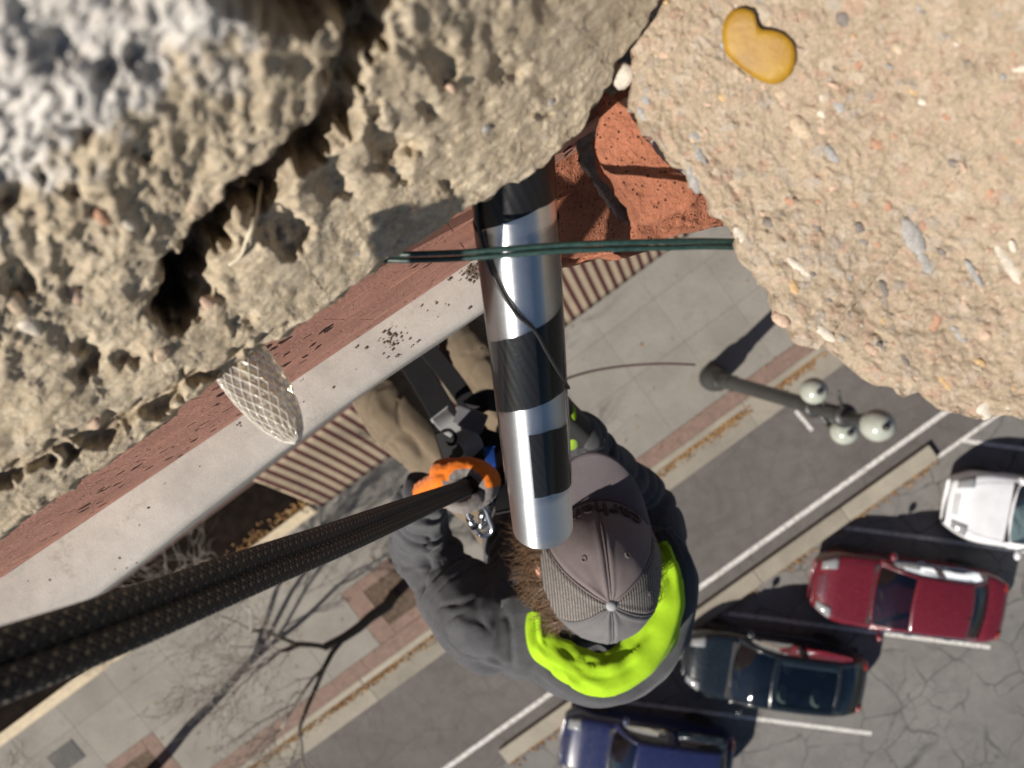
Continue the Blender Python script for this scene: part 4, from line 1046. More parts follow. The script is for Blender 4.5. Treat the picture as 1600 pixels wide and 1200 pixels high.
pan = [(-60, 0, 'cap_front'), (0, 60, 'cap_front'), (60, 120, 'cap_mesh'), (120, 180, 'cap_back'), (180, 240, 'cap_back'), (240, 300, 'cap_mesh')]
for a0, a1, mk in pan:
    V = []; U = []; F = []; n_, m_ = 20, 26
    for i in range(n_ + 1):
        x = i / n_; th = R(a0 + (a1 - a0) * x)
        for j in range(m_ + 1):
            q = j / m_; e = min(x, 1 - x) * (1 - q * .9)
            off = -.0022 * math.exp(-(e / .02) ** 2) + .0018 * math.exp(-((e - .045) / .02) ** 2) + .0012 * noise.noise(Vector((th * 3, q * 6, 2))) + (.0014 if j < 3 else 0)
            p = dome(th, q, off); V.append(p); U.append(((p - CC).dot(HR), (p - CC).dot(HF)))
    F = [(i * (m_ + 1) + j, (i + 1) * (m_ + 1) + j, (i + 1) * (m_ + 1) + j + 1, i * (m_ + 1) + j + 1) for i in range(n_) for j in range(m_)]
    o = obj('panel', V, F, M[mk], cap, uvs=U); k = o.modifiers.new('t', 'SOLIDIFY'); k.thickness = .002; k.offset = 0
for a in range(-60, 300, 60):                 # twin seams, each one welt
    mb = MB(); mb.tube([dome(R(a), .02 + .95 * k / 20, .0008) for k in range(21)], .0017, 8, flat=.8); mb.build('seam', M['cap_front'] if abs(a) <= 60 else M['cap_back'], cap)
mb = MB(); top = dome(0, .9999); mb.ell(top + HU * .002, HR * .0085, HF * .0085, HU * .006, 16, 10); mb.build('button', M['grey_web'], cap)
for a in (-30, 30, -90, 90, -150, 150):
    q = .60 if abs(a) < 100 else .3; c = dome(R(a), q, .001); e1 = (dome(R(a + 4), q, .001) - c).normalized(); e2 = (dome(R(a), q + .03, .001) - c).normalized()
    mb = MB(); mb.tube([c + (e1 * math.cos(k * .5236) + e2 * math.sin(k * .5236)) * .0038 for k in range(13)], .0013, 6); mb.build('eyelet', M['cap_front'], cap)
V = []; n_, m_ = 28, 12
for i in range(n_ + 1):
    th = R(-66 + 132 * i / n_)
    a = dome(th, .0, .001); ex = hp(.092 * math.sin(th) * 1.03, .113 * math.cos(th) + .085 * (math.cos(th * 1.32)) ** .55 if abs(th * 1.32) < 1.5707 else .113 * math.cos(th), 0)
    for j in range(m_ + 1):
        x = j / m_; p = a.lerp(ex, x); r = (p - CC).dot(HR); V.append(p - HU * (2.0 * r * r * x + .006 * x) + HU * .003)
F = [(i * (m_ + 1) + j, (i + 1) * (m_ + 1) + j, (i + 1) * (m_ + 1) + j + 1, i * (m_ + 1) + j + 1) for i in range(n_) for j in range(m_)]
o = obj('bill', V, F, M['cap_bill'], cap); k = o.modifiers.new('t', 'SOLIDIFY'); k.thickness = .004; k.offset = 0
# lettering embroidered on the front, raised thread
tcv = bpy.data.curves.new('txt', 'FONT'); tcv.body = 'carhartt'; tcv.size = 1; tcv.align_x = 'CENTER'; tcv.extrude = .02; tcv.space_character = 1.05; tcv.offset = .02
to_ = bpy.data.objects.new('txt', tcv); COL.objects.link(to_); dg = bpy.context.evaluated_depsgraph_get(); dg.update(); tm = to_.evaluated_get(dg).to_mesh()
xs = [v.co.x for v in tm.vertices]; wd = max(xs) - min(xs)
V = []
for v in tm.vertices:
    th = -(v.co.x) / wd * R(86); q = .10 + v.co.y * .24; V.append(dome(th, q, .0032 + (.0018 if v.co.z > 0 else 0)))
F = [tuple(p.vertices)[::-1] for p in tm.polygons]; to_.evaluated_get(dg).to_mesh_clear(); bpy.data.objects.remove(to_)
M['thread'] = plain('dark_thread', (.035, .022, .026), .8, nz=.2, scale=300); obj('lettering', V, F, M['thread'], cap, smooth=False)
mb = MB(); c = dome(R(172), .10, .004); mb.box(c, HR * .016, HU * .006, HF * .001); M['label_white'] = plain('white_label', (.7, .68, .7), .8); mb.build('back_label', M['label_white'], cap, False)
# left glove: a fist closed round the ropes, seen from the thumb side
gp_ = GRIP; g_ax = (P(733, 762, 1.36) - P(690, 777, 1.12)).normalized()
gu = Vector((.05, 1, 0)); gu = (gu - g_ax * gu.dot(g_ax)).normalized(); gr = g_ax.cross(gu); gr = gr if gr.x > 0 else -gr
def gl_(ang, rad, al): return gp_ + (gr * math.cos(ang) + gu * math.sin(ang)) * rad + g_ax * al
mb = MB()
for i in range(4):
    al = -.008 + i * .021; ln = (.0, .08, .04, -.1)[i]
    mb.limb([gl_(R(195), .036, al + .004), gl_(R(135), .039, al), gl_(R(80), .035, al), gl_(R(25), .034, al), gl_(R(-25), .031, al), gl_(R(-75), .028, al), gl_(R(-115 - ln * 200), .025, al)], [.018, .0195, .0145, .0165, .0125, .0135, .011], 12)
mb.limb([gl_(R(200), .055, .02), gl_(R(180), .042, -.002), gl_(R(225), .036, -.018), gl_(R(275), .030, -.024), gl_(R(320), .024, -.022)], [.02, .018, .0145, .013, .011], 12)       # thumb
mb.ell(gl_(0, 0, .035), gr * .03, gu * .03, g_ax * .012); mb.ell(gl_(R(150), .046, .012), gr * .034, gu * .026, g_ax * .036); mb.ell(gl_(R(245), .026, .0), gr * .022, gu * .014, g_ax * .02)
mb.limb([gl_(R(170), .046, -.004), gl_(R(175), .05, .03), gl_(R(178), .052, .058)], [.023, .026, .022], 14)      # palm block
mb.limb([gl_(R(180), .05, .03), J['lwr'].lerp(gl_(R(180), .05, .03), .35), J['lwr']], [.03, .031, .033], 14)     # cuff
V, N, F = remesh(mb, .0035, 4); fm = []
V2 = [v + n * (.0015 * noise.noise(v * 160)) for v, n in zip(V, N)]
for f in F:
    c = sum((V[i] for i in f), Vector()) / len(f); r = c - gp_; r = r - g_ax * r.dot(g_ax); a = math.degrees(math.atan2(r.dot(gu), r.dot(gr))); nn = sum((N[i] for i in f), Vector()).normalized()
    outw = nn.dot(r.normalized()) if r.length > 1e-6 else 0
    orange = (outw > -.1 and (a > 5 or a < -150) and r.length > .032) or r.length > .052
    fm.append(0 if orange else 1)
obj('glove', V2, F, None, wk, mats=[M['glove_orange'], M['glove_grey']], fm=fm)['label'] = 'orange and grey work glove closed round the ropes'
mb = MB(); mb.limb([J['rwr'], J['rwr'].lerp(J['rha'], .6), J['rha']], [.036, .036, .040])
for i in range(4):
    q = J['rha'] + Vector((-.01, .03, .03 - .018 * i)); mb.limb([J['rha'], q, q + Vector((-.035, .005, .0)), q + Vector((-.045, -.03, 0))], [.018, .015, .0135, .012], 10)
V, N, F = remesh(mb, .005, 3); obj('glove', V, F, M['black_web'], wk)['label'] = 'dark glove half hidden behind the tube'
mb = MB(); mb.tube([P(884, 640, 1.30), P(887, 664, 1.34), P(890, 690, 1.38)], [.016, .018, .019], 20); mb.build('cuff', M['neon'], wk)['label'] = 'neon yellow cuff beside the tube'
# harness
hn = bpy.data.objects.new('harness', None); COL.objects.link(hn); hn.parent = wk; hn['label'] = 'black climbing harness with grey loop and blue strap'
def strap(name, pts, w, th, mat, nrm=Vector((0, 0, 1))):
    P2 = smooth_path([P(*p) for p in pts], None, 8); V = []; n = len(P2)
    for i, p in enumerate(P2):
        t = (P2[min(i + 1, n - 1)] - P2[max(i - 1, 0)]).normalized(); s = t.cross((Vector((0, 0, HC)) - p).normalized()).normalized(); u = s.cross(t)
        V += [p + s * w + u * th, p - s * w + u * th, p - s * w - u * th, p + s * w - u * th]
    F = [(4 * i + k, 4 * i + (k + 1) % 4, 4 * i + 4 + (k + 1) % 4, 4 * i + 4 + k) for i in range(n - 1) for k in range(4)] + [(0, 1, 2, 3), (4 * n - 1, 4 * n - 2, 4 * n - 3, 4 * n - 4)]
    o = obj(name, V, F, mat, hn, False); mod_bevel(o, th * .6, 2); return o
strap('leg_loop_shade', [(640, 560, 1.80), (672, 610, 1.77), (700, 660, 1.76), (722, 705, 1.77), (740, 740, 1.8)], .030, .004, M['black_web'])  # harness leg loops, widened in black to stand in for inner-thigh shade
strap('leg_loop_shade', [(668, 545, 1.78), (700, 585, 1.76), (725, 620, 1.75), (745, 660, 1.76)], .022, .004, M['black_web'])
strap('leg_loop_shade', [(735, 640, 1.72), (760, 625, 1.70), (795, 632, 1.74)], .024, .004, M['black_web'])
strap('waist_belt', [(690, 700, 1.74), (730, 690, 1.66), (770, 700, 1.62), (810, 720, 1.66)], .034, .005, M['black_web'])
strap('grey_loop', [(688, 648, 1.70), (700, 662, 1.66), (722, 676, 1.63), (738, 695, 1.62), (740, 715, 1.64), (728, 728, 1.68)], .022, .004, M['grey_web'])
strap('blue_strap', [(764, 700, 1.52), (768, 735, 1.50), (766, 775, 1.52)], .010, .003, M['blue_web'])
strap('chest_strap', [(770, 705, 1.58), (782, 760, 1.52), (790, 800, 1.50)], .020, .004, M['black_web'])
mb = MB(); mb.box(P(735, 655, 1.60), X * .030 + Y * -.012, Y * .020 + X * .008, Z * .010); mod_bevel(mb.build('buckle', plain('grey_buckle', (.10, .10, .11), .5), hn, False), .004)
mb = MB(); mb.tube(smooth_path([P(x, y, 1.60) for x, y in ((690, 675), (702, 672), (712, 682), (708, 694), (696, 692))], None, 5), .004, 8); mb.build('gear_ring', M['black_web'], hn)
def carabiner(c, ax, ay, s, label):
    pts = [c + ax * x * s + ay * y * s for x, y in ((-.5, -.8), (-.55, 0), (-.5, .7), (-.2, 1.0), (.25, .95), (.5, .6), (.45, 0), (.35, -.7), (.1, -1), (-.3, -1), (-.5, -.8))]
    cb = thing('carabiner', c, label, 'carabiner')
    m = MB(); m.tube(smooth_path(pts, None, 6), .0055, 10); m.build('frame', M['steel'], cb)
    m = MB(); m.tube([c + ax * -.54 * s + ay * -.35 * s, c + ax * -.54 * s + ay * .35 * s], .0085, 10); m.build('locking_sleeve', M['steel'], cb)
carabiner(P(752, 812, 1.50), X * .9 + Y * .3, (Y * .8 - X * .35 + Z * .3).normalized(), .036, 'silver carabiner hanging just below the gloved hand')
carabiner(P(762, 796, 1.54), X * .6 + Y * .6, (Y * .9 + X * .2).normalized(), .030, 'smaller silver carabiner beside the blue strap')

# ------------------------------------------------------------------ street lamp with three globes
t = NT('lamp_globe'); n = t.noise(t.geo(), 9, 5, .7); t.set(col=t.ramp(n, [(.3, (.30, .32, .28)), (.7, (.43, .45, .40))]), rough=.22, spec=.5, coat=.3); M['globe'] = t.m
M['lamp_paint'] = plain('lamp_black_paint', (.035, .036, .036), .42, nz=.25, scale=3)
LB = G(1113, 590, .15); LT = 8.75
lamp = thing('street_lamp', LB, 'tall dark street lamp with three frosted globes on the pavement', 'street lamp')
def lz(z): return Vector((LB.x, LB.y, z))
mb = MB(); mb.tube([lz(.15), lz(.30), lz(.34), lz(.75), lz(.95), lz(1.02), lz(1.10)], [.34, .34, .30, .29, .20, .22, .19], 28); mb.build('base', M['lamp_paint'], lamp)
mb = MB(); mb.tube([lz(1.10), lz(2.0), lz(4.5), lz(7.2), lz(7.9)], [.185, .165, .145, .125, .12], 20); mb.build('pole', M['lamp_paint'], lamp)
for z in (2.0, 6.7, 7.9):
    mb = MB(); mb.tube([lz(z - .06), lz(z), lz(z + .06)], [.15, .19, .15], 22); mb.build('collar', M['lamp_paint'], lamp)
mb = MB(); mb.tube([lz(7.9), lz(8.45), lz(8.69)], [.10, .09, .16], 16); mb.build('top_fitting', M['lamp_paint'], lamp)
def globe(c, r):
    mb = MB(); mb.tube([c + Z * (-r - .10), c + Z * (-r - .02), c + Z * (-r + .05)], [.09, .13, .15], 18); gg = mb.build('globe_fitting', M['lamp_paint'], lamp)
    mb = MB(); mb.ell(c, X * r, Y * r, Z * r, 28, 18); mb.build('globe', M['globe'], lamp)
    mb = MB(); mb.tube([c + Z * (r - .01), c + Z * (r + .03), c + Z * (r + .07)], [.05, .045, .012], 10); mb.build('finial', M['lamp_paint'], lamp)
globe(lz(8.95), .232)
ad = (G(1262, 606, 7.35) - G(1308, 668, 7.35)); ad.z = 0; ad.normalize()
for k in (-1, 1):
    e = lz(7.32) + ad * (.41 * k)
    mb = MB(); mb.tube(smooth_path([lz(6.7), lz(6.74) + ad * (.22 * k), lz(6.78) + ad * (.37 * k), e - Z * .30], None, 6), .05, 12); mb.build('bracket_arm', M['lamp_paint'], lamp)
    globe(e, .215)
    mb = MB(); mb.tube(smooth_path([lz(7.25), lz(7.32) + ad * .2 * k, lz(7.1) + ad * .36 * k], None, 5), .02, 8); mb.build('scroll', M['lamp_paint'], lamp)
mb = MB(); mb.tube([lz(7.9), lz(7.95) + Vector((-.14, .30, .05)), lz(8.0) + Vector((-.18, .40, .1))], [.03, .025, .012], 8); mb.build('banner_hook', M['lamp_paint'], lamp)

# ------------------------------------------------------------------ bare street trees
def m_bark(name, a, b):
    t = NT(name); g = t.geo(); n = t.noise(t.mapping(g, (1, 1, .3)), 24, 5, .7)
    t.set(col=t.ramp(n, [(.3, a), (.7, b)]), rough=.9, spec=.2); t.bump(n, .6, .02); return t.m
M['bark'] = m_bark('tree_bark', (.045, .038, .032), (.125, .105, .09)); M['twig'] = m_bark('twig_bark', (.30, .27, .235), (.52, .48, .43))
def tree(base, top, seed, label, hgt, lean):
    rt = random.Random(seed); tr = thing('bare_tree', base, label, 'tree', 'bare street trees along the pavement')
    tb, tw = MB(), MB()
    def grow(p, d, r, ln, lev):
        n = 5; pts = [p]; rad = [r]; q = p; dd = d.copy()
        for i in range(n):
            dd = (dd + Vector((rt.gauss(0, .16), rt.gauss(0, .16), rt.gauss(.03, .10)))).normalized(); q = q + dd * ln / n; pts.append(q); rad.append(r * (1 - .42 * (i + 1) / n))
        (tb if lev < 2 else tw).tube(pts, rad, 9 if lev < 2 else (6 if lev < 3 else 4), True)
        if lev >= 6 or r < .004: return
        kids = (3 if lev == 0 else rt.choice([2, 3, 3]))
        for k in range(kids):
            i = n if k < 2 else rt.randint(2, n - 1); a = rt.uniform(0, 6.283)
            pr = dd.cross(Vector((math.cos(a), math.sin(a), .3))).normalized(); sp = rt.uniform(.45, .95)
            nd = (dd + pr * sp + Vector((0, 0, .12))).normalized(); grow(pts[i], nd, rad[i] * rt.uniform(.58, .78), ln * rt.uniform(.62, .82), lev + 1)
        if lev >= 2:
            for k in range(6 if lev < 4 else 3):
                i = rt.randint(1, n); a = rt.uniform(0, 6.28); nd = (dd + Vector((math.cos(a), math.sin(a), .2))).normalized(); grow(pts[i], nd, max(.006, rad[i] * .4), ln * .5, max(lev + 2, 4))
    grow(base, (Vector((lean[0], lean[1], 1))).normalized(), .155, hgt, 0)
    tb.build('trunk', M['bark'], tr); tw.build('crown', M['twig'], tr)
tree(S(*TREES[0], .13), None, 5, 'bare leafless tree growing from the square of brown pavers', 2.9, (.03, .06))
tree(S(*TREES[1], .13), None, 21, 'bare leafless tree whose twigs reach in at the bottom left corner', 3.1, (.02, -.02))
mb = MB(); c = G(103, 1183, .155); mb.box(c, UX * .42, VX * .30, Z * .006)  # thin dark box lying flat on the paving
tag(mb.build('dark_square', plain('dark_square_finish', (.03, .03, .031), .7, nz=.3, scale=20), smooth=False), 'dark flat square on the pavement at lower left', 'cover')
# thin brown cable sticking out over the pavement
mb = MB(); cps = [P(848, 612, 3.2), P(885, 592, 3.25), P(930, 579, 3.3), P(985, 571, 3.35), P(1040, 568.5, 3.4), P(1086, 570, 3.45)]
mb.tube(smooth_path(cps, None, 8), .0052, 8); tag(mb.build('loose_cable', plain('brown_cable', (.11, .065, .06), .6)), 'thin brown cable end sticking out over the pavement', 'cable')

# ------------------------------------------------------------------ parked cars
def m_glass():
    t = NT('car_glass'); tr = t.n('ShaderNodeBsdfTransparent'); tr.inputs[0].default_value = (.42, .50, .50, 1); gl = t.n('ShaderNodeBsdfGlossy'); gl.inputs['Roughness'].default_value = .03
    gl.inputs[0].default_value = (.9, .95, 1, 1); fr = t.n('ShaderNodeFresnel'); fr.inputs[0].default_value = 1.5; mx = t.n('ShaderNodeMixShader')
    t.l(t.math('MAXIMUM', fr.outputs[0], .11), mx.inputs[0]); t.l(tr.outputs[0], mx.inputs[1]); t.l(gl.outputs[0], mx.inputs[2]); t.l(mx.outputs[0], t.t.nodes['Material Output'].inputs[0]); return t.m
M['car_glass'] = m_glass()
M['chrome'] = plain('chrome', (.75, .76, .78), .12, 1, .05, 20); M['tyre'] = plain('tyre_rubber', (.018, .018, .018), .85, nz=.2); M['rim'] = plain('alloy_rim', (.45, .46, .48), .35, 1, .1)
M['plastic'] = plain('black_plastic', (.02, .02, .021), .55, nz=.15); M['interior'] = plain('car_interior', (.035, .035, .038), .85, nz=.2); M['seat_pale'] = plain('pale_seat_cover', (.42, .43, .38), .9, nz=.15); M['seat_dark'] = plain('dark_seat', (.07, .07, .072), .9, nz=.15)
t = NT('headlamp_lens'); t.set(col=(.26, .27, .28), rough=.08, spec=.6, coat=.5); M['headlamp'] = t.m
t = NT('tail_lamp_lens'); t.set(col=(.28, .015, .012), rough=.15, coat=.5); M['taillamp'] = t.m
M['rear_dark'] = None
def car(name, label, at, heading, L, Wd, Hh, paint, hood_z=.92, belt=.98, cowl=.20, rf=.02, rr=-.30, rb=-.42, tail_z=1.0, nose=.30, tail=.18, seat='seat_dark', chrome=False, roof_glass=False, boxy=.0, sec_div=False, white_front=False, rails=False):
    """at: ground point of the car's centre; heading: unit nose direction. Longitudinal stations are fractions of L (nose +.5, tail -.5)."""
    fx = heading; fy = Vector((-fx.y, fx.x, 0))
    root = thing(name, Vector((at.x, at.y, 0)), label, 'car', 'cars parked at an angle')
    W2 = Wd / 2
    def w(x, y, z): return at + fx * x + fy * y + Z * z
    def plan(q):                                  # half width along the car, q = x/L
        e = 1.0
        if q > .5 - nose * .62: t_ = (q - (.5 - nose * .62)) / (nose * .62); e *= (1 - (.62 - .35 * boxy) * t_ ** 2.4 * .62)
        if q < -.5 + tail * .9: t_ = ((-.5 + tail * .9) - q) / (tail * .9); e *= (1 - (.42 - .28 * boxy) * t_ ** 2.4 * .62)
        return W2 * e * (1 - .025 * (2 * q) ** 2)
    zt_k = ([-.5, -.485, -.46, rb, rb + .03, cowl - .02, cowl + .01, .30, .40, .455, .485, .5], [tail_z * .72, tail_z * .93, tail_z, tail_z + .02, belt, belt, hood_z + .015, hood_z - .005, hood_z - .06, hood_z - .14, hood_z - .24, hood_z - .36])
    zb_k = ([-.5, -.47, .47, .5], [.42, .24, .22, .36])
    # lower body
    st = [-.5, -.495, -.485, -.47, -.45, -.43] + [-.41 + .82 * i / 40 for i in range(41)] + [.43, .45, .465, .478, .488, .495, .5]
    sec = [(0, 0), (.80, 0), (.955, .06), (.99, .20), (1.0, .42), (.995, .62), (.975, .80), (.945, .90), (.89, .962), (.80, .99), (.6, 1.0), (.3, 1.012), (0, 1.016)]
    V = []; m = len(sec) * 2 - 1
    for q in st:
        hw = plan(q); zt = lin(*zt_k, q); zb = lin(*zb_k, q); x = q * L
        half = [(hw * a, zb + (zt - zb) * b) for a, b in sec]
        ring = half + [(-y, z) for y, z in reversed(half[:-1])]
        curve = 0.055 * L * (.35 if q > 0 else .2) * (1 - boxy * .7)
        for y, z in ring:
            dx = 0
            if q > .38: dx = -curve * (abs(y) / W2) ** 2 * ((q - .38) / .12)
            if q < -.42: dx = curve * (abs(y) / W2) ** 2 * ((-.42 - q) / .08)
            V.append((x + dx, y, z))
    n = len(st); F = [(i * m + k, i * m + k + 1, (i + 1) * m + k + 1, (i + 1) * m + k) for i in range(n - 1) for k in range(m - 1)] + [tuple(range(m)), tuple((n - 1) * m + k for k in range(m))[::-1]]
    body = obj('body', [w(*v) for v in V], F, paint, root)
    def topz(q, yf):                               # height of the bodywork at lateral fraction yf
        hw = plan(q); zt = lin(*zt_k, q); zb = lin(*zb_k, q); return zb + (zt - zb) * lin([s[0] for s in sec[::-1]], [s[1] for s in sec[::-1]], abs(yf))
    def bpt(q, yf, lift=.006):
        y = yf * plan(q); dx = 0; curve = 0.055 * L * (.35 if q > 0 else .2) * (1 - boxy * .7)
        if q > .38: dx = -curve * (abs(y) / W2) ** 2 * ((q - .38) / .12)
        if q < -.42: dx = curve * (abs(y) / W2) ** 2 * ((-.42 - q) / .08)
        return w(q * L + dx, y, topz(q, yf) + lift)
    # greenhouse: one surface cut into windscreen, roof, rear window, side windows and pillars
    zr = Hh; 
    prof_q = [cowl + .012, cowl * .55 + rf * .45, rf, (rf + rr) / 2, rr, rr * .45 + rb * .55, rb + .004]
    prof_z = [lin(*zt_k, cowl) + .0, belt + (zr - belt) * .60, zr - .035, zr, zr - .045, belt + (zr - belt) * .58, tail_z + .012]
    prof_w = [.86, .80, .735, .725, .715, .76, .82]
    kk = 8; qs, zs, ws = [], [], []
    for i in range(6):
        for j in range(kk):
            t_ = j / kk; f_ = lambda a: cr(a[max(i - 1, 0)], a[i], a[i + 1], a[min(i + 2, 6)], t_)
            lin_ = lambda a: a[i] + (a[i + 1] - a[i]) * t_
            sm = .55; qs.append(f_(prof_q) * sm + lin_(prof_q) * (1 - sm)); zs.append(f_(prof_z) * sm + lin_(prof_z) * (1 - sm)); ws.append(f_(prof_w))
    qs.append(prof_q[6]); zs.append(prof_z[6]); ws.append(prof_w[6]); NQ = len(qs)
    bs = [-1, -.965, -.93, -.75, -.5, -.25, 0, .25, .5, .75, .93, .965, 1]
    def gpt(i, b, lift=0):
        y = b * ws[i] * W2 * (plan(qs[i]) / W2) ** .5; drop = .055 * abs(b) ** 2.2 * (1 if 10 < i < NQ - 10 else .8); bow = -.045 * L * .35 * b * b * (1 if i < NQ / 2 else -1) * (1 - sst(14, 20, i) if i < NQ / 2 else sst(NQ - 20, NQ - 14, i))
        return w(qs[i] * L + bow, y, zs[i] - drop + lift)
    iw0, iw1 = 1, 15; ir0, ir1 = 32, 46
    parts = {'windscreen': [], 'roof': [], 'rear_window': [], 'pillars': [], 'roof_window': []}
    GV = [gpt(i, b) for i in range(NQ) for b in bs]; nb = len(bs)
    for i in range(NQ - 1):
        for k in range(nb - 1):
            f = (i * nb + k, i * nb + k + 1, (i + 1) * nb + k + 1, (i + 1) * nb + k); mid = abs(bs[k] + bs[k + 1]) / 2
            if iw0 <= i < iw1 and mid < .93: parts['windscreen'].append(f)
            elif ir0 <= i < ir1 and mid < .93: parts['rear_window'].append(f)
            elif roof_glass and 17 <= i < 31 and mid < .80: parts['roof_window'].append(f)
            elif iw1 <= i < ir0: parts['roof'].append(f)
            else: parts['pillars'].append(f)
    SV = []; ns = 6
    for side in (-1, 1):
        for i in range(NQ):
            top_ = gpt(i, side); q = qs[i]; xw = (top_ - at).dot(fx); bot = w(xw, side * plan(q) * .955, lin(*zt_k, xw / L) - .045)
            for j in range(ns + 1):
                t_ = j / ns; p = top_.lerp(bot, t_) + fy * side * .02 * math.sin(t_ * math.pi); SV.append(p)
    side_win = {-1: [], 1: []}; 
    for si, side in enumerate((-1, 1)):
        o_ = si * NQ * (ns + 1)
        for i in range(NQ - 1):
            for j in range(ns):
                f = (o_ + i * (ns + 1) + j, o_ + i * (ns + 1) + j + 1, o_ + (i + 1) * (ns + 1) + j + 1, o_ + (i + 1) * (ns + 1) + j)
                bp_ = i in (22, 23)
                if 6 <= i < 40 and 1 <= j < ns - 0 and not bp_: side_win[side].append(f)
                else: parts['pillars'].append(tuple(x + len(GV) for x in f))
    def sub(name, VV, FF, mat, parent, thick=0, label=None):
        ids = sorted({i for f in FF for i in f}); mp = {a: b for b, a in enumerate(ids)}
        if not FF: return
        o = obj(name, [VV[i] for i in ids], [tuple(mp[i] for i in f) for f in FF], mat, parent)
        if thick: k_ = o.modifiers.new('t', 'SOLIDIFY'); k_.thickness = thick; k_.offset = 0
        if label: o['label'] = label
        return o
    AV = GV + SV
    sub('roof', AV, parts['roof'], paint, root, .02); sub('pillars', AV, parts['pillars'], paint, root, .02)
    ws_ = sub('windscreen', AV, parts['windscreen'], M['car_glass'], root); sub('rear_window', AV, parts['rear_window'], M['car_glass'], root); sub('roof_window', AV, parts['roof_window'], M['car_glass'], root)
    for side in (-1, 1):
        fr = [tuple(x for x in f) for f in side_win[side]]; sub('side_window', SV, [f for f in fr if (f[0] % (NQ * (ns + 1))) // (ns + 1) < 22], M['car_glass'], root); sub('side_window', SV, [f for f in fr if (f[0] % (NQ * (ns + 1))) // (ns + 1) >= 22], M['car_glass'], root)
        o_ = (0 if side < 0 else 1) * NQ * (ns + 1)
        mbt = MB(); mbt.tube([SV[o_ + i * (ns + 1) + 1] + fy * side * .008 for i in range(6, 41)], .013, 6); mbt.build('window_trim', M['chrome'] if chrome else M['plastic'], root)
        mbt = MB(); mbt.tube([SV[o_ + i * (ns + 1) + ns] + fy * side * .012 for i in range(5, 42)], .012, 6); mbt.build('window_trim', M['chrome'] if chrome else M['plastic'], root)
        for q in (cowl - .03, rf - .085, rf - .275):
            mbt = MB(); mbt.tube([w(q * L - .02 * k_, side * (plan(q) * lin([.0, .5, 1.0], [.975, 1.004, .995], k_ / 5)), .30 + (belt - .12 - .30) * k_ / 5) for k_ in range(6)], .007, 5); mbt.build('door_gap', M['plastic'], root)
        # door handles, mirror, lamps, wheels
        for q in (rf - .06, rf - .27):
            mbt = MB(); c = w(q * L, side * (plan(q) + .012), belt - .12); mbt.box(c, fx * .10, fy * .016, Z * .014); mod_bevel(mbt.build('door_handle', M['chrome'] if chrome else paint, root, False), .008)
        c = w((cowl - .055) * L, side * (W2 + .10), belt + .04); mbt = MB(); mbt.ell(c, fx * .075, fy * .115, Z * .075, 14, 9); mbt.tube([w((cowl - .05) * L, side * (W2 - .04), belt - .0), c], .025, 8); mir = mbt.build('wing_mirror', paint, root)
        mbt = MB(); mbt.ell(c - fx * .05, fx * .03, fy * .095, Z * .055, 12, 7); mbt.build('mirror_glass', M['headlamp'], mir)
        # head lamp: a patch of the wing
        HV = []; a, b = 5, 7
        for i in range(a + 1):
            for j in range(b + 1): HV.append(bpt(.395 + .088 * i / a + .0 * j, side * (.52 + .42 * j / b - .07 * (1 - i / a) * (1 - j / b)), .010 + .012 * math.sin(math.pi * i / a) * math.sin(math.pi * j / b)))
        hf = [(i * (b + 1) + j, i * (b + 1) + j + 1, (i + 1) * (b + 1) + j + 1, (i + 1) * (b + 1) + j) for i in range(1, a) for j in range(2, b)]
        hl = sub('headlight', HV, hf, M['headlamp'], root); k_ = hl.modifiers.new('t', 'SOLIDIFY'); k_.thickness = .02; k_.offset = 0
        TV = [bpt(-.455 - .040 * i / 4, side * (.66 + .30 * j / 4), .008) for i in range(5) for j in range(5)]
        tl_ = sub('tail_light', TV, [(i * 5 + j, i * 5 + j + 1, (i + 1) * 5 + j + 1, (i + 1) * 5 + j) for i in range(4) for j in range(4)], M['taillamp'], root); k_ = tl_.modifiers.new('t', 'SOLIDIFY'); k_.thickness = .02; k_.offset = 0
        for q in (.305, -.30):
            c = w(q * L, side * (W2 - .115), .325); prof = [(-.11, .20), (-.115, .30), (-.09, .325), (0, .33), (.09, .325), (.115, .30), (.11, .20)]
            mbt = MB(); mbt.tube([c + fy * side * y for y, r in prof], [r for y, r in prof], 26, False); ty = mbt.build('wheel', M['tyre'], root)
            mbt = MB(); mbt.tube([c + fy * side * .06, c + fy * side * .10, c + fy * side * .105], [.205, .205, .03], 22); mbt.build('rim', M['rim'], ty)
            # wheel arch lip
            mbt = MB(); mbt.tube([w(q * L + math.cos(a_) * .37, side * (plan(q) + .006), .325 + math.sin(a_) * .37) for a_ in [R(12 * k_) for k_ in range(0, 16)]], .014, 6); mbt.build('arch_lip', M['plastic'], root)
    # grille and bumper detail
    rows = (.455, .470, .482) if chrome else (.468, .480)
    for q in rows:
        mbt = MB(); mbt.tube([bpt(q, -.42 + .84 * k_ / 12, .004) for k_ in range(13)], .016 if chrome else .012, 6); mbt.build('grille_bar', M['chrome'] if chrome else M['plastic'], root)
    # bonnet shut line, wipers, dash, seats
    mbt = MB(); mbt.tube([bpt(cowl + .018, -.84 + 1.68 * k_ / 14, .002) for k_ in range(15)], .014, 6); mbt.build('cowl', M['plastic'], root)
    for s_ in (-1, 1):
        mbt = MB(); mbt.tube([bpt(cowl + .02 + .2 * k_ / 10, s_ * (.80 - .10 * k_ / 10), .001) for k_ in range(11)], .005, 5); mbt.build('bonnet_gap', M['plastic'], root)
    for s_ in (0, 1):
        mbt = MB(); p0 = gpt(1, .1 - .55 * s_, .02); p1 = gpt(4, .62 - .55 * s_, .02); mbt.tube([p0, p1], .009, 5); mbt.build('wiper', M['plastic'], root)
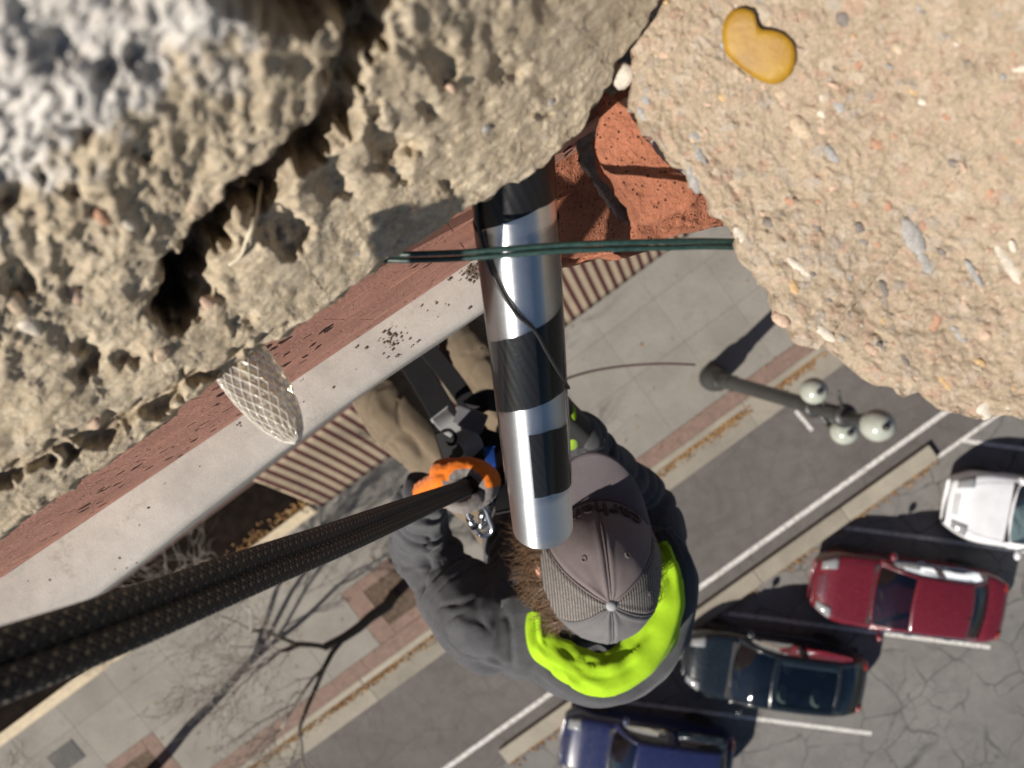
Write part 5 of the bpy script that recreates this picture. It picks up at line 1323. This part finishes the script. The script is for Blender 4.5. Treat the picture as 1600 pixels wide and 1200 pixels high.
    mbt = MB(); mbt.box(w((cowl - .03) * L, 0, belt - .07), fx * .22, fy * (W2 * .82), Z * .05); mod_bevel(mbt.build('dashboard', M['interior'], root, False), .03)
    mbt = MB(); mbt.box(w((cowl + rb) / 2 * L, 0, .42), fx * ((cowl - rb) / 2 * L), fy * (W2 * .84), Z * .05); mbt.build('cabin_floor', M['interior'], root, False)
    for qx in (rf - .03, rf - .215):
        for s_ in (-1, 1):
            mbt = MB(); c = w(qx * L, s_ * W2 * .42, .60); mbt.box(c, fx * .24, fy * .23, Z * .09); se = mod_bevel(mbt.build('seat', M[seat], root, False), .05)
            mbt = MB(); mbt.box(c - fx * .24 + Z * .28, fx * .065 - Z * .01, fy * .22, Z * .30 - fx * .06); mod_bevel(mbt.build('seat_back', M[seat], se, False), .04)
            mbt = MB(); mbt.ell(c - fx * .31 + Z * .62, fx * .05, fy * .12, Z * .09, 12, 8); mbt.build('headrest', M[seat], se)
    mbt = MB(); c = w((rf + .055) * L, W2 * .42, .86); mbt.tube([c + (fy * math.cos(a_) + (Z * .9 - fx * .4).normalized() * math.sin(a_)) * .18 for a_ in [R(20 * k_) for k_ in range(19)]], .015, 6); mbt.build('steering_wheel', M['plastic'], root)
    if rails:
        mbt = MB(); mbt.tube([gpt(8 + k_, 0, .004) for k_ in range(1)] + [gpt(9, 0, .006)], .01, 5)
    return root, w, gpt, bpt
NOSE = Vector((-math.cos(R(-7.6)), -math.sin(R(-7.6)), 0))
def car_at(px, py, z): p = G(px, py, z); return Vector((p.x, p.y, 0))
P_red = m_paint('dark_red_paint', (.125, .009, .018), .28, .0); P_green = m_paint('dark_green_paint', (.006, .011, .016), .22); P_blue = m_paint('navy_paint', (.012, .018, .075), .30); P_white = m_paint('white_paint', (.74, .75, .78), .3)
rr_, w_, g_, b_ = car('parked_car', 'dark red saloon car with chrome grille, nose to the kerb island', car_at(1420, 932, .75), NOSE, 4.75, 1.86, 1.47, P_red, hood_z=.96, belt=1.0, cowl=.205, rf=.045, rr=-.26, rb=-.385, tail_z=1.05, chrome=True)
mb = MB(); mb.ell(g_(31, .25, .02), NOSE * .06, Vector((NOSE.y, -NOSE.x, 0)) * .02, Z * .03, 10, 7); mb.build('antenna', M['plastic'], rr_)
rr_, w_, g_, b_ = car('parked_car', 'very dark green rounded car with glass roof, between the red and blue cars', car_at(1210, 1050, .75), NOSE, 4.55, 1.80, 1.50, P_green, hood_z=.93, belt=1.0, cowl=.245, rf=.06, rr=-.30, rb=-.47, tail_z=1.06, nose=.40, tail=.34, roof_glass=True, seat='seat_pale', chrome=False)
rr_, w_, g_, b_ = car('parked_car', 'boxy dark blue car cut off by the bottom edge', car_at(1010, 1178, .75), NOSE, 4.35, 1.80, 1.62, P_blue, hood_z=1.06, belt=1.10, cowl=.225, rf=.10, rr=-.38, rb=-.455, tail_z=1.12, nose=.22, tail=.12, boxy=.6, chrome=False)
rr_, w_, g_, b_ = car('parked_car', 'white car cut off by the right edge', car_at(1632, 806, .75), NOSE, 4.7, 1.84, 1.46, P_white, hood_z=.95, belt=1.0, cowl=.20, rf=.03, rr=-.28, rb=-.42, tail_z=1.04, nose=.34, chrome=False)
